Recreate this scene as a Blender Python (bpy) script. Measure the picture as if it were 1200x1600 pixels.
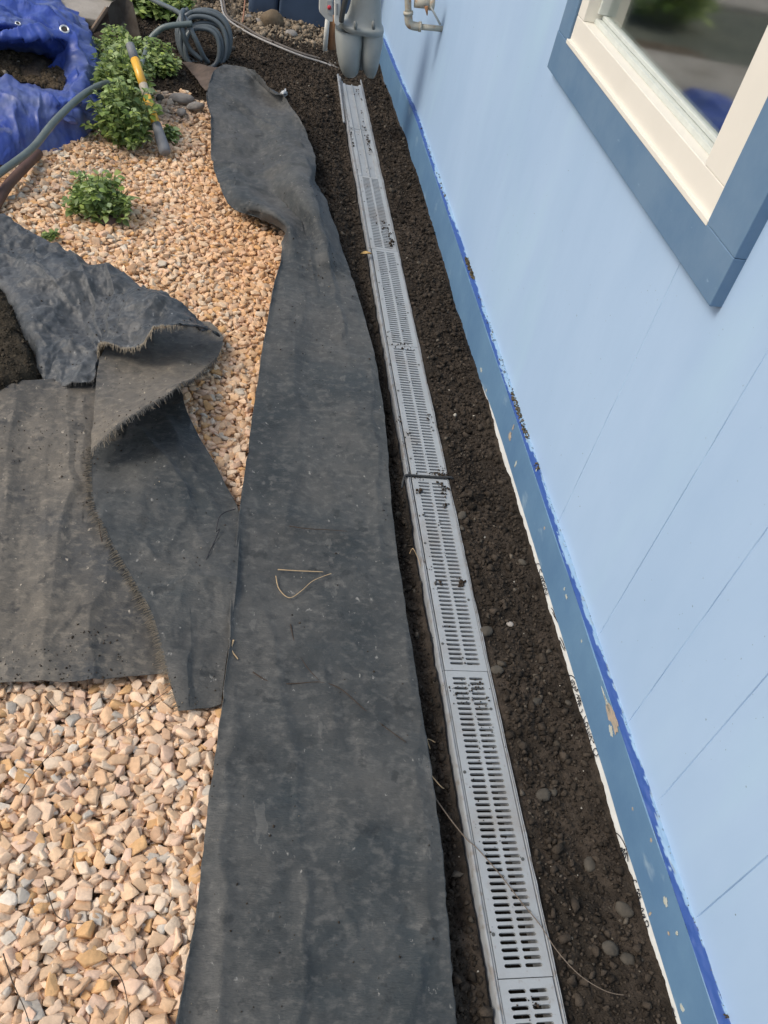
import bpy, bmesh, math
import numpy as np
from mathutils import Vector, Matrix, noise as mnoise
for o in list(bpy.data.objects): bpy.data.objects.remove(o)
S = bpy.context.scene
COL = S.collection
rs = np.random.RandomState(7)

# ------------------------------------------------------------------ camera
F = 1344.34; H = 1.5
R = np.array([[0.97761559, 0.06350593, 0.20058602],
              [-0.0970435, -0.70979399, 0.69769265],
              [0.18668238, -0.70154079, -0.68774284]])
cam = bpy.data.objects.new("camera", bpy.data.cameras.new("camera"))
COL.objects.link(cam)
M = Matrix.Identity(4)
for i in range(3):
    M[i][0] = R[i, 0]; M[i][1] = -R[i, 1]; M[i][2] = -R[i, 2]
M[2][3] = H
cam.matrix_world = M
cam.data.sensor_fit = 'VERTICAL'; cam.data.sensor_height = 24.0; cam.data.sensor_width = 18.0
cam.data.lens = 24.0 * F / 1600.0
cam.data.clip_start = 0.02; cam.data.clip_end = 500
S.camera = cam
S.render.resolution_x = 768; S.render.resolution_y = 1024

# ------------------------------------------------------------------ light
SUN_EL, SUN_AZ = 47.0, -98.0      # azimuth measured from +y towards +x
W = bpy.data.worlds.new("World"); S.world = W; W.use_nodes = True
nt = W.node_tree; nt.nodes.clear()
sky = nt.nodes.new('ShaderNodeTexSky'); sky.sky_type = 'NISHITA'; sky.sun_disc = False
sky.sun_elevation = math.radians(SUN_EL); sky.sun_rotation = math.radians(SUN_AZ)
sky.air_density = 1.0; sky.dust_density = 4.0; sky.ozone_density = 1.0
bg = nt.nodes.new('ShaderNodeBackground'); bg.inputs['Strength'].default_value = 0.13
wo = nt.nodes.new('ShaderNodeOutputWorld')
nt.links.new(sky.outputs[0], bg.inputs[0]); nt.links.new(bg.outputs[0], wo.inputs[0])
sl = bpy.data.lights.new("sun", 'SUN'); sl.energy = 1.25; sl.angle = math.radians(22)
sl.color = (1.0, 0.93, 0.83)
sun = bpy.data.objects.new("sun", sl); COL.objects.link(sun)
el, az = math.radians(SUN_EL), math.radians(SUN_AZ)
sd = Vector((math.sin(az) * math.cos(el), math.cos(az) * math.cos(el), math.sin(el)))
sun.rotation_euler = sd.to_track_quat('Z', 'Y').to_euler(); sun.location = sd * 10
S.view_settings.view_transform = 'Standard'; S.view_settings.look = 'None'
S.view_settings.exposure = 0.35; S.view_settings.gamma = 1

# ------------------------------------------------------------------ helpers
def ray(px, py): return R @ np.array([px - 600.0, py - 800.0, F])
def at(px, py, z=0.0):
    r = ray(px, py); return np.array([0, 0, H]) + r * ((z - H) / r[2])
def aty(px, py, y):
    r = ray(px, py); return np.array([0, 0, H]) + r * (y / r[1])
WB = 0.0085
SK, SD = 0.818, 0.838            # skirt face and siding face (x at y = 0)
def xw(a, y): return a - WB * y
def atw(px, py, a):
    r = ray(px, py); return np.array([0, 0, H]) + r * (a / (r[0] + WB * r[1]))

def tag(o, label=None, cat=None, group=None, kind=None):
    if label: o['label'] = label
    if cat: o['category'] = cat
    if group: o['group'] = group
    if kind: o['kind'] = kind
    return o
def empty(name, loc=(0, 0, 0), **k):
    o = bpy.data.objects.new(name, None); COL.objects.link(o); o.location = loc
    o.empty_display_size = 0.05
    return tag(o, **k)
def link(name, me, mat=None, parent=None):
    o = bpy.data.objects.new(name, me); COL.objects.link(o)
    if mat: me.materials.append(mat)
    if parent:
        o.parent = parent
        o.matrix_parent_inverse = Matrix.Translation(-Vector(parent_loc(parent)))
    return o
def parent_loc(p):
    v = Vector(p.location)
    return v if p.parent is None else v + Vector((0, 0, 0))
def npmesh(name, V, Fc, mat=None, parent=None, smooth=False, col=None):
    """V (n,3); Fc (m,k) equal-size faces or list of faces"""
    me = bpy.data.meshes.new(name)
    V = np.asarray(V, dtype=np.float32)
    if isinstance(Fc, np.ndarray):
        m, k = Fc.shape
        me.vertices.add(len(V)); me.vertices.foreach_set('co', V.ravel())
        me.loops.add(m * k); me.loops.foreach_set('vertex_index', Fc.astype(np.int32).ravel())
        me.polygons.add(m)
        me.polygons.foreach_set('loop_start', np.arange(0, m * k, k, dtype=np.int32))
        me.polygons.foreach_set('loop_total', np.full(m, k, dtype=np.int32))
        me.update(calc_edges=True); me.validate()
    else:
        me.from_pydata([tuple(map(float, v)) for v in V], [], [list(map(int, f)) for f in Fc]); me.update()
    if smooth: me.polygons.foreach_set('use_smooth', np.ones(len(me.polygons), dtype=bool))
    if col is not None:
        a = me.color_attributes.new('Col', 'FLOAT_COLOR', 'POINT')
        c = np.ones((len(V), 4), dtype=np.float32); c[:, :3] = col
        a.data.foreach_set('color', c.ravel())
    return link(name, me, mat, parent)

# numpy value / gradient noise
_p = np.random.RandomState(3).permutation(512)
_g = np.random.RandomState(4).uniform(-1, 1, 512)
def _h(ix, iy, s=0): return _g[(_p[(ix + s * 57) & 511] + iy) & 511]
def vn(x, y, s=0):
    ix = np.floor(x).astype(int); iy = np.floor(y).astype(int); fx = x - ix; fy = y - iy
    fx = fx * fx * fx * (fx * (fx * 6 - 15) + 10); fy = fy * fy * fy * (fy * (fy * 6 - 15) + 10)
    a = _h(ix, iy, s); b = _h(ix + 1, iy, s); c = _h(ix, iy + 1, s); d = _h(ix + 1, iy + 1, s)
    return a + (b - a) * fx + (c - a) * fy + (a - b - c + d) * fx * fy
def fbm(x, y, oc=4, s=0, gain=.5):
    t = 0; a = 1
    for i in range(oc):
        t = t + a * vn(x * 2 ** i + i * 13.7, y * 2 ** i + i * 7.3, s + i); a *= gain
    return t
def ridge(x, y, oc=3, s=0):
    t = 0; a = 1
    for i in range(oc):
        t = t + a * (1 - 2.2 * np.abs(vn(x * 2 ** i + i * 3.7, y * 2 ** i + 9.1 * i, s + i))); a *= .5
    return t
def facet(x, y, s=0):
    """piecewise planar noise on a triangular lattice: crisp creases between flat facets"""
    x = x + .35 * vn(x * .9, y * .9, s + 3); y = y + .35 * vn(x * .9 + 7, y * .9, s + 4)
    u = x + y * .3660254; v = y + x * .1
    ix = np.floor(u).astype(int); iy = np.floor(v).astype(int); fx = u - ix; fy = v - iy
    a = _h(ix, iy, s); b = _h(ix + 1, iy, s); c = _h(ix, iy + 1, s); d = _h(ix + 1, iy + 1, s)
    lo = a + (b - a) * fx + (d - b) * fy; hi = a + (c - a) * fy + (d - c) * fx
    return np.where(fx > fy, lo, hi)
def facets(x, y, oc=3, s=0, gain=.45):
    t = 0; a = 1
    for i in range(oc):
        c_, s_ = math.cos(i * 1.1 + s), math.sin(i * 1.1 + s); k = 2.1 ** i
        t = t + a * facet((x * c_ - y * s_) * k, (x * s_ + y * c_) * k, s + i * 3); a *= gain
    return t
def worley(x, y, s=0):
    """distance to nearest jittered cell point and its id value"""
    ix = np.floor(x).astype(int); iy = np.floor(y).astype(int)
    best = np.full(x.shape, 9.0); idv = np.zeros(x.shape)
    for dx in (-1, 0, 1):
        for dy in (-1, 0, 1):
            cx = ix + dx; cy = iy + dy
            px_ = cx + .5 + .45 * _h(cx, cy, s); py_ = cy + .5 + .45 * _h(cx, cy, s + 5)
            d = np.hypot(x - px_, y - py_); m = d < best
            best = np.where(m, d, best); idv = np.where(m, _h(cx, cy, s + 9), idv)
    return best, idv
def sstep(a, b, x):
    t = np.clip((x - a) / (b - a), 0, 1); return t * t * (3 - 2 * t)

# materials
def mat(name, color, rough=.7, spec=.4, metal=0, bump=0, bscale=60, var=0, vscale=8, col2=None,
        attr=False, coat=0, detail=6, stretch=None, sheen=0, rvar=0):
    m = bpy.data.materials.new(name); m.use_nodes = True
    n = m.node_tree.nodes; l = m.node_tree.links; b = n['Principled BSDF']
    b.inputs['Roughness'].default_value = rough; b.inputs['Metallic'].default_value = metal
    b.inputs['Specular IOR Level'].default_value = spec
    b.inputs['Coat Weight'].default_value = coat
    b.inputs['Sheen Weight'].default_value = sheen
    tc = n.new('ShaderNodeNewGeometry').outputs['Position']
    if stretch:
        mp = n.new('ShaderNodeMapping'); mp.inputs['Scale'].default_value = stretch
        l.new(tc, mp.inputs['Vector']); tcs = mp.outputs[0]
    else: tcs = tc
    base = None
    if attr:
        a = n.new('ShaderNodeAttribute'); a.attribute_name = 'Col'; base = a.outputs['Color']
    if var or col2:
        t = n.new('ShaderNodeTexNoise'); t.inputs['Scale'].default_value = vscale
        t.inputs['Detail'].default_value = detail; t.inputs['Roughness'].default_value = .65
        l.new(tcs, t.inputs['Vector'])
        r = n.new('ShaderNodeMapRange'); r.inputs['From Min'].default_value = .36; r.inputs['From Max'].default_value = .64
        l.new(t.outputs['Fac'], r.inputs['Value'])
        mx = n.new('ShaderNodeMix'); mx.data_type = 'RGBA'
        l.new(r.outputs[0], mx.inputs['Factor'])
        if base is not None:
            mx.blend_type = 'MULTIPLY'; l.new(base, mx.inputs[6])
            mx.inputs[7].default_value = (1 - var, 1 - var, 1 - var, 1)
        else:
            c2 = col2 or tuple(c * (1 - var) for c in color)
            mx.inputs[6].default_value = (*color, 1); mx.inputs[7].default_value = (*c2, 1)
        base = mx.outputs[2]
    if base is not None: l.new(base, b.inputs['Base Color'])
    else: b.inputs['Base Color'].default_value = (*color, 1)
    if rvar:
        t2 = n.new('ShaderNodeTexNoise'); t2.inputs['Scale'].default_value = vscale * .7; l.new(tc, t2.inputs['Vector'])
        r2 = n.new('ShaderNodeMapRange'); r2.inputs['To Min'].default_value = rough - rvar; r2.inputs['To Max'].default_value = rough + rvar
        l.new(t2.outputs['Fac'], r2.inputs['Value']); l.new(r2.outputs[0], b.inputs['Roughness'])
    if bump:
        t3 = n.new('ShaderNodeTexNoise'); t3.inputs['Scale'].default_value = bscale
        t3.inputs['Detail'].default_value = 5; l.new(tcs, t3.inputs['Vector'])
        bp = n.new('ShaderNodeBump'); bp.inputs['Strength'].default_value = 1
        bp.inputs['Distance'].default_value = bump
        l.new(t3.outputs['Fac'], bp.inputs['Height']); l.new(bp.outputs[0], b.inputs['Normal'])
    return m

def addmix(m, color, scale, lo, hi, vec_scale=None, detail=4, seed=0.0, maxf=1.0):
    """mix another colour over the base where a noise exceeds a threshold (dirt, dust, wear)"""
    n = m.node_tree.nodes; l = m.node_tree.links; b = n['Principled BSDF']
    g = n.new('ShaderNodeNewGeometry'); mp = n.new('ShaderNodeMapping')
    mp.inputs['Scale'].default_value = vec_scale or (1, 1, 1); mp.inputs['Location'].default_value = (seed, seed * 1.7, seed * .3)
    l.new(g.outputs['Position'], mp.inputs['Vector'])
    t = n.new('ShaderNodeTexNoise'); t.inputs['Scale'].default_value = scale; t.inputs['Detail'].default_value = detail
    t.inputs['Roughness'].default_value = .6
    l.new(mp.outputs[0], t.inputs['Vector'])
    r = n.new('ShaderNodeMapRange'); r.inputs['From Min'].default_value = lo; r.inputs['From Max'].default_value = hi
    r.inputs['To Max'].default_value = maxf
    l.new(t.outputs['Fac'], r.inputs['Value'])
    mx = n.new('ShaderNodeMix'); mx.data_type = 'RGBA'
    s = b.inputs['Base Color']
    if s.is_linked: l.new(s.links[0].from_socket, mx.inputs[6])
    else: mx.inputs[6].default_value = s.default_value
    mx.inputs[7].default_value = (*color, 1); l.new(r.outputs[0], mx.inputs['Factor']); l.new(mx.outputs[2], s)
    return m

M_soil = mat('soil', (1, 1, 1), rough=.95, spec=.15, attr=True, var=.45, vscale=35, bump=.006, bscale=160)
M_crumb = mat('soil_clod', (1, 1, 1), rough=.95, spec=.12, attr=True, var=.3, vscale=60, bump=.002, bscale=300)
M_gravel = mat('gravel_stone', (1, 1, 1), rough=.8, spec=.3, attr=True, var=.22, vscale=70, bump=.0012, bscale=220)
M_siding = mat('light_blue_paint', (.335, .478, .660), rough=.5, spec=.35, col2=(.375, .520, .70), vscale=2.2, detail=5, bump=.0005, bscale=25, stretch=(1, 1, .45))
addmix(M_siding, (.39, .57, .70), 1.6, .55, .72, vec_scale=(1, 1.6, .5), seed=2.2, detail=3, maxf=.5)
addmix(M_siding, (.43, .59, .71), 7, .66, .74, vec_scale=(1, 1, .25), seed=9.2, detail=3, maxf=.35)
addmix(M_siding, (.12, .16, .2), 140, .79, .81, seed=4.4, detail=1)
M_skirt = mat('slate_blue_paint', (.100, .200, .335), rough=.45, spec=.45, col2=(.13, .245, .38), vscale=5, bump=.0006, bscale=60)
addmix(M_skirt, (.30, .41, .50), 14, .62, .72, vec_scale=(1, .6, 1.2), seed=3.1, maxf=.6)
M_trim = mat('trim_blue_paint', (.098, .185, .30), rough=.45, spec=.4, col2=(.135, .225, .335), vscale=6, bump=.0005, bscale=50)
addmix(M_trim, (.3, .42, .55), 60, .68, .74, vec_scale=(1, .5, 1.2), seed=8, maxf=.5)
M_cream = mat('cream_frame_paint', (.74, .72, .64), rough=.4, spec=.4, var=.05, vscale=5)
M_bead = mat('glazing_bead', (.56, .60, .56), rough=.3, spec=.5, var=.1, vscale=30)
M_white = mat('white_membrane', (.74, .76, .73), rough=.6, var=.1, vscale=30, bump=.0008, bscale=80)
M_ink = mat('black_ink', (.02, .02, .025), rough=.6)
M_chip = mat('bare_wood_chip', (.46, .36, .26), rough=.8, col2=(.30, .28, .24), vscale=90)
M_chipw = mat('pale_paint_chip', (.50, .55, .52), rough=.7, col2=(.42, .42, .34), vscale=90)
M_grate = mat('grey_plastic_grate', (.32, .345, .355), rough=.5, spec=.35, var=.08, vscale=9, bump=.0003, bscale=200)
addmix(M_grate, (.20, .17, .14), 90, .60, .72, seed=2, maxf=.55)
addmix(M_grate, (.22, .195, .165), 9, .50, .70, seed=5, detail=10, maxf=.5)
M_plain = mat('scuffed_grey_cover', (.29, .315, .33), rough=.55, spec=.35, var=.12, vscale=12)
addmix(M_plain, (.20, .18, .155), 25, .55, .75, seed=5, maxf=.6)
M_chan = mat('grey_channel', (.28, .30, .31), rough=.6, var=.15, vscale=10)
addmix(M_chan, (.16, .13, .10), 40, .52, .66, seed=4, maxf=.6)
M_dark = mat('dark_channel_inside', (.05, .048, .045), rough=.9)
M_screw = mat('weathered_screw', (.12, .12, .11), rough=.5, metal=.7)

def fabric_mat(name, c, dust, dusty, seed, rough=.62):
    m = mat(name, c, rough=rough, spec=.34, col2=tuple(x * .55 for x in c), vscale=6, bump=.0016, bscale=300,
            stretch=(.35, 1, 1), detail=9)
    m.node_tree.nodes['Principled BSDF'].inputs['Sheen Weight'].default_value = .08
    m.node_tree.nodes['Principled BSDF'].inputs['Sheen Roughness'].default_value = .55
    addmix(m, dust, 2.4, .42 - dusty, .60 - dusty, seed=seed, detail=12, maxf=.6)
    addmix(m, tuple(x * 1.2 for x in dust), 9, .44, .72, vec_scale=(1.1, .8, 1), seed=seed + 3, detail=14, maxf=.42)
    addmix(m, tuple(x * 1.7 for x in dust), 60, .50, .68, vec_scale=(.8, 1.1, 1), seed=seed + 4, detail=10, maxf=.40)
    addmix(m, tuple(x * .5 for x in c), 42, .52, .64, vec_scale=(.9, 1, 1), seed=seed + 8, detail=10, maxf=.38)
    addmix(m, tuple(x * 3.0 for x in dust), 75, .67, .73, vec_scale=(1, .6, 1), seed=seed + 5, maxf=.8)
    addmix(m, tuple(x * 2.0 for x in dust), 16, .66, .68, vec_scale=(1.2, .5, 1), seed=seed + 6, detail=6, maxf=.3)
    addmix(m, tuple(x * .4 for x in c), 17, .61, .66, seed=seed + 9, detail=12, maxf=.6)
    return m
M_fab = fabric_mat('woven_black_fabric', (.033, .042, .045), (.088, .086, .078), 0.01, 1)
M_fabf = fabric_mat('woven_fabric_far', (.045, .053, .056), (.095, .090, .078), .02, 4)
M_fabB = fabric_mat('woven_fabric_dusty', (.048, .053, .055), (.160, .140, .108), .03, 7)
M_fabA = fabric_mat('woven_fabric_crumpled', (.034, .044, .052), (.095, .10, .10), 0.0, 11, rough=.42)
M_thread = mat('frayed_thread', (.07, .07, .065), rough=.8)
M_threadl = mat('dusty_thread', (.22, .19, .14), rough=.9)
M_twig = mat('dark_twig', (.05, .035, .025), rough=.85)
M_straw = mat('dry_straw', (.45, .33, .19), rough=.8, var=.25, vscale=60)

def smooth_rows(P, n):
    """Catmull-Rom through axis 0 of P (k,...,3) -> n samples"""
    P = np.asarray(P, float); k = len(P); t = np.linspace(0, k - 1, n); i = np.clip(np.floor(t).astype(int), 0, k - 2); f = t - i
    a = P[np.clip(i - 1, 0, k - 1)]; b = P[i]; c = P[i + 1]; d = P[np.clip(i + 2, 0, k - 1)]
    sh = (n,) + (1,) * (P.ndim - 1); f = f.reshape(sh)
    return .5 * (2 * b + (c - a) * f + (2 * a - 5 * b + 4 * c - d) * f ** 2 + (3 * b - a - 3 * c + d) * f ** 3)
def patch(rows, n, m):
    """rows: list of rows of (px,py,z) control points -> (n,m,3) world grid"""
    P = np.array([[at(*q) for q in r] for r in rows])
    P = smooth_rows(P, n)
    return np.swapaxes(smooth_rows(np.swapaxes(P, 0, 1), m), 0, 1)
def gridfaces(n, m, off=0):
    i, j = np.meshgrid(np.arange(n - 1), np.arange(m - 1), indexing='ij')
    a = i * m + j
    return np.stack([a, a + 1, a + m + 1, a + m], -1).reshape(-1, 4) + off
def normals(G):
    du = np.gradient(G, axis=0); dv = np.gradient(G, axis=1)
    N = np.cross(dv, du); N /= np.linalg.norm(N, axis=-1, keepdims=True) + 1e-9
    N[N[..., 2] < 0] *= -1
    return N
GRIDS = []
def sheet(name, G, material, parent=None, thick=.0016):
    if name == 'landscape_fabric': GRIDS.append(G)
    """closed thin sheet with real thickness from a grid of points"""
    n, m, _ = G.shape; N = normals(G)
    V = np.concatenate([G.reshape(-1, 3), (G - N * thick).reshape(-1, 3)])
    f = gridfaces(n, m); fb = gridfaces(n, m, n * m)[:, ::-1]
    idx = np.arange(n * m).reshape(n, m)
    loop = np.concatenate([idx[0, :], idx[1:, -1], idx[-1, -2::-1], idx[-2:0:-1, 0]])
    nx = np.roll(loop, -1)
    side = np.stack([loop, loop + n * m, nx + n * m, nx], -1)
    return npmesh(name, V, np.concatenate([f, fb, side]), material, parent, smooth=True)

def tube_vf(path, rad, k=8, cap=True):
    P = np.asarray(path, float); n = len(P); rad = np.full(n, rad) if np.isscalar(rad) else np.asarray(rad, float)
    T = np.gradient(P, axis=0); T /= np.linalg.norm(T, axis=1, keepdims=True) + 1e-12
    up = np.array([0, 0, 1.0]) if abs(T[0][2]) < .9 else np.array([1.0, 0, 0])
    u = np.cross(T[0], up); u /= np.linalg.norm(u); V = []
    for i in range(n):
        u = u - T[i] * np.dot(u, T[i]); u /= np.linalg.norm(u) + 1e-12; w = np.cross(T[i], u)
        a = np.arange(k) * 2 * np.pi / k
        V.append(P[i] + rad[i] * (np.cos(a)[:, None] * u + np.sin(a)[:, None] * w))
    V = np.concatenate(V); Fc = []
    for i in range(n - 1):
        for j in range(k):
            j2 = (j + 1) % k; Fc.append((i * k + j, i * k + j2, (i + 1) * k + j2, (i + 1) * k + j))
    if cap:
        Fc.append(tuple(range(k - 1, -1, -1))); Fc.append(tuple((n - 1) * k + j for j in range(k)))
    return V, Fc
class MB:
    def __init__(s): s.V = []; s.F = []; s.n = 0
    def add(s, V, Fc):
        s.V.append(np.asarray(V, float)); s.F += [tuple(int(i) + s.n for i in f) for f in Fc]; s.n += len(V)
    def tube(s, path, rad, k=8, cap=True): s.add(*tube_vf(path, rad, k, cap))
    def box(s, lo, hi):
        x0, y0, z0 = lo; x1, y1, z1 = hi
        s.add([(x0, y0, z0), (x1, y0, z0), (x1, y1, z0), (x0, y1, z0), (x0, y0, z1), (x1, y0, z1), (x1, y1, z1), (x0, y1, z1)],
              [(0, 3, 2, 1), (4, 5, 6, 7), (0, 1, 5, 4), (1, 2, 6, 5), (2, 3, 7, 6), (3, 0, 4, 7)])
    def build(s, name, material, parent=None, smooth=False, bevel=0, seg=2):
        o = npmesh(name, np.concatenate(s.V), s.F, material, parent, smooth)
        if bevel:
            md = o.modifiers.new('b', 'BEVEL'); md.width = bevel; md.segments = seg; md.limit_method = 'ANGLE'
        return o
def spath(pts, n): return smooth_rows(np.array(pts, float), n)

# ------------------------------------------------------------------ house
house = empty('house', (0.83, 2.0, 0), label='light blue painted house wall with slate blue skirt board along the dug trench', cat='house')
Y0, Y1, ZT = -1.2, 7.5, 2.7
def sbz(y):   # level of the ledge / siding bottom
    return .1365 - .055 * sstep(3.7, 5.0, y) - .03 * sstep(4.8, 6, y) + .002 * np.sin(y * 9) * 0
WY0, WY1, WZ0, WZ1 = 1.205, 2.358, .848, 1.95       # trim outer edges
# siding: profile along y with narrow grooves, opening left for the window
grooves = [-.55, -.2, .06, .27, .467, .668, .836, 1.045, 1.385]
ys = set(np.round(np.arange(Y0, Y1 + .01, .05), 4)) | {WY0 + .03, WY1 - .03}
for g in grooves: ys |= {g - .0015, g, g + .0015}
ys = sorted(ys)
zs = [None] + list(np.arange(.16, WZ0, .06)) + [WZ0 + .03, 1.4, WZ1 - .03, ZT]
kz = len(zs) - 4
r_ = np.random.RandomState(12)
V = []; Fc = []
for y in ys:
    gd = .0042 if any(abs(y - g) < 1e-6 for g in grooves) else 0
    for z in zs:
        V.append((xw(SD, y) + gd * (0 if z is None else np.clip(r_.normal(.6, .25), .28, 1.0)), y, float(sbz(y)) + .001 if z is None else z))
nz = len(zs)
for i in range(len(ys) - 1):
    for j in range(nz - 1):
        ym = (ys[i] + ys[i + 1]) / 2
        if WY0 + .02 < ym < WY1 - .02 and kz <= j <= kz + 1: continue
        Fc.append((i * nz + j, i * nz + j + 1, (i + 1) * nz + j + 1, (i + 1) * nz + j))
npmesh('siding', V, Fc, M_siding, house)
# ends and roofline so the wall reads as a solid body from other positions
mb = MB(); mb.box((xw(SD, Y1) + .001, Y0, -.1), (4.2, Y0 + .1, ZT)); mb.box((xw(SD, Y1) + .03, Y1 - .1, -.1), (4.2, Y1, ZT)); mb.box((.8, Y0, ZT + .002), (4.2, Y1, ZT + .12))
mb.build('roof', M_trim, house)
# skirt board: front face from the membrane line up to the ledge
yy = np.arange(Y0, Y1, .02)
mw = .027 * sstep(2.25, 1.9, yy) - .02 * sstep(2.1, 2.3, yy) + .0015 * vn(yy * 9, yy * 0 + 2)
mw = np.where(yy > 2.3, -.09, mw)
top = np.array([float(sbz(y)) for y in yy])
wob = .0015 * vn(yy * 6, yy * 0)
V = np.concatenate([np.stack([xw(SK, yy), yy, mw], 1), np.stack([xw(SK, yy) + wob, yy, top - .0012], 1),
                    np.stack([xw(SK, yy) + .0012, yy, top], 1),
                    np.stack([xw(SK, yy) + .03, yy, mw], 1)])
n = len(yy); Fc = []
for i in range(n - 1):
    Fc.append((i, i + 1, n + i + 1, n + i)); Fc.append((n + i, n + i + 1, 2 * n + i + 1, 2 * n + i)); Fc.append((3 * n + i, 3 * n + i + 1, i + 1, i))
skirt = npmesh('skirt_board', V, Fc, M_skirt, house, smooth=False)
# ledge on top of the skirt board: cobalt strip outside, light blue overspray inside
m = bpy.data.materials.new('ledge_paint'); m.use_nodes = True
nn = m.node_tree.nodes; ll = m.node_tree.links; b = nn['Principled BSDF']; b.inputs['Roughness'].default_value = .5
a = nn.new('ShaderNodeAttribute'); a.attribute_name = 'Col'; ll.new(a.outputs['Color'], b.inputs['Base Color'])
yl = np.arange(Y0, Y1, .006); nu = 14; u = np.linspace(0, 1, nu)
YY, UU = np.meshgrid(yl, u, indexing='ij')
lz = np.array([float(sbz(y)) for y in yl])[:, None] + UU * .004 + .0012 * fbm(YY * 60, UU * 3, 2)
V = np.stack([xw(SK, YY) + .0012 + UU * (SD - SK + .002), YY, lz], -1).reshape(-1, 3)
lim = .50 + .28 * fbm(YY * 7, YY * 0 + 3, 3) + .14 * fbm(YY * 60, UU * 8, 2)
lim = lim - .45 * sstep(1.75, 1.95, YY) * sstep(2.2, 2.0, YY) + .1 * sstep(3.4, 4, YY)
blue = (UU < lim)[..., None]
c = np.where(blue, np.array([.030, .080, .27]), np.array([.25, .39, .54]))
d = (fbm(YY * 45, UU * 5 + 4, 3) > .75)[..., None]
c = np.where(d & ~blue, np.array([.25, .34, .42]), c)
npmesh('ledge', V, gridfaces(len(yl), nu)[:, ::-1], m, house, col=c.reshape(-1, 3))
# small raised chips on the skirt board
def blob_on(name, cx, cy, w, h, a, material, parent, seed, proud=.0008, spiky=.35):
    """irregular flat chip centred on the photograph's pixel, on the wall plane x=a"""
    C = atw(cx, cy, a); r_ = np.random.RandomState(seed); k = 22
    th = np.arange(k) * 2 * np.pi / k; rr = 1 + spiky * r_.uniform(-1, 1, k)
    top = [(xw(a, C[1] + w * c_) - proud, C[1] + w * c_, C[2] + h * s_) for c_, s_ in zip(np.cos(th) * rr, np.sin(th) * rr)]
    bot = [(x + proud - .0001, y, z) for x, y, z in top]
    Fc = [tuple(range(k))] + [(i, k + i, k + (i + 1) % k, (i + 1) % k) for i in range(k)]
    return npmesh(name, np.array(top + bot), Fc, material, parent)
r_chip = 0
chips = [(957, 1122, .030, .013, M_chip), (949, 1100, .020, .0045, M_chipw), (944, 1085, .022, .002, M_chipw), (955, 1142, .012, .007, M_chipw), (797, 682, .010, .012, M_chip), (802, 668, .004, .009, M_chip),
         (851, 825, .004, .004, M_chip), (989, 1264, .003, .003, M_chip), (1018, 1313, .003, .004, M_chip), (1045, 1458, .003, .003, M_chip),
         (1058, 1458, .003, .004, M_chipw), (885, 932, .006, .004, M_chipw), (882, 920, .003, .004, M_chipw), (909, 1002, .003, .003, M_chipw),
         (806, 725, .004, .010, M_chipw), (760, 610, .004, .006, M_chipw), (752, 578, .010, .006, M_chipw), (1040, 1408, .008, .006, M_chipw),
         (838, 735, .003, .003, M_chipw), (1066, 1575, .006, .005, M_chipw), (1016, 1428, .002, .006, M_chip)]
for i, (cx, cy, w, h, mm) in enumerate(chips):
    blob_on('paint_chip', cx, cy, w, h, SK, mm, skirt, i)
# white membrane strip with handwriting under the skirt board
y_ = np.arange(-1.0, 2.35, .012)
G = np.stack([np.stack([xw(SK, y_) + .002 + .0012 * vn(y_ * 14, y_ * 0), y_, np.full_like(y_, -.06)], 1),
              np.stack([xw(SK, y_) + .003 + .0012 * vn(y_ * 14, y_ * 0 + 5), y_, np.full_like(y_, .004)], 1),
              np.stack([xw(SK, y_) + .006, y_, np.full_like(y_, .034)], 1)])
mem = npmesh('membrane_strip', G.reshape(-1, 3), gridfaces(3, len(y_)), M_white, house, smooth=True)
def ipx(scale, ox, oy, pts): return [(ox + x / scale, oy + y / scale) for x, y in pts]
strokes = []
s10 = lambda *p: strokes.append(ipx(10, 823, 870, p))
s10((135, 150), (150, 115), (185, 105), (205, 118)); s10((135, 215), (165, 225), (160, 262), (190, 260), (215, 190), (240, 245))
s10((190, 320), (235, 300), (240, 335), (205, 345), (250, 330), (262, 360), (222, 385), (270, 375), (285, 410), (240, 430), (292, 455), (250, 500))
s10((240, 560), (262, 520), (300, 495), (315, 500), (290, 585), (340, 565)); s10((385, 800), (420, 855), (455, 965), (490, 1030))
s10((405, 870), (430, 930), (470, 985)); s10((520, 1260), (560, 1330), (600, 1440)); s10((515, 1300), (550, 1390), (590, 1460))
s9 = lambda *p: strokes.append(ipx(9.41, 873, 1030, p))
s9((145, 238), (185, 238), (228, 270), (236, 290)); s9((205, 300), (180, 330), (205, 350), (220, 320), (232, 370), (205, 385), (215, 425), (250, 400), (240, 460), (285, 440), (262, 480))
s9((262, 520), (300, 535), (268, 575), (318, 570), (280, 625), (330, 600), (285, 665), (325, 645), (300, 700)); s9((320, 785), (345, 760), (348, 730))
s9((400, 835), (375, 880), (372, 950), (385, 1010)); s9((420, 925), (390, 945), (395, 985), (420, 990), (432, 950), (418, 925))
s9((455, 1010), (420, 1040), (415, 1080), (430, 1095), (450, 1060)); s9((480, 1095), (450, 1110), (460, 1140), (485, 1135), (465, 1190), (440, 1220), (480, 1270))
s9((500, 1190), (515, 1230), (530, 1190), (508, 1170)); s9((575, 1400), (550, 1425), (510, 1380), (515, 1330), (550, 1310), (575, 1360), (585, 1410))
s4 = lambda *p: strokes.append(ipx(4.575, 943, 1250, p))
s4((92, 235), (125, 270), (165, 350), (175, 440)); s4((110, 345), (135, 345), (120, 372), (155, 350), (130, 400), (165, 378), (150, 425))
s4((205, 572), (232, 575), (236, 590)); s4((240, 640), (255, 640), (242, 670), (262, 670), (250, 705), (268, 690)); s4((245, 735), (262, 735), (250, 765), (285, 780), (265, 810), (292, 820), (280, 845), (300, 835))
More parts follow.
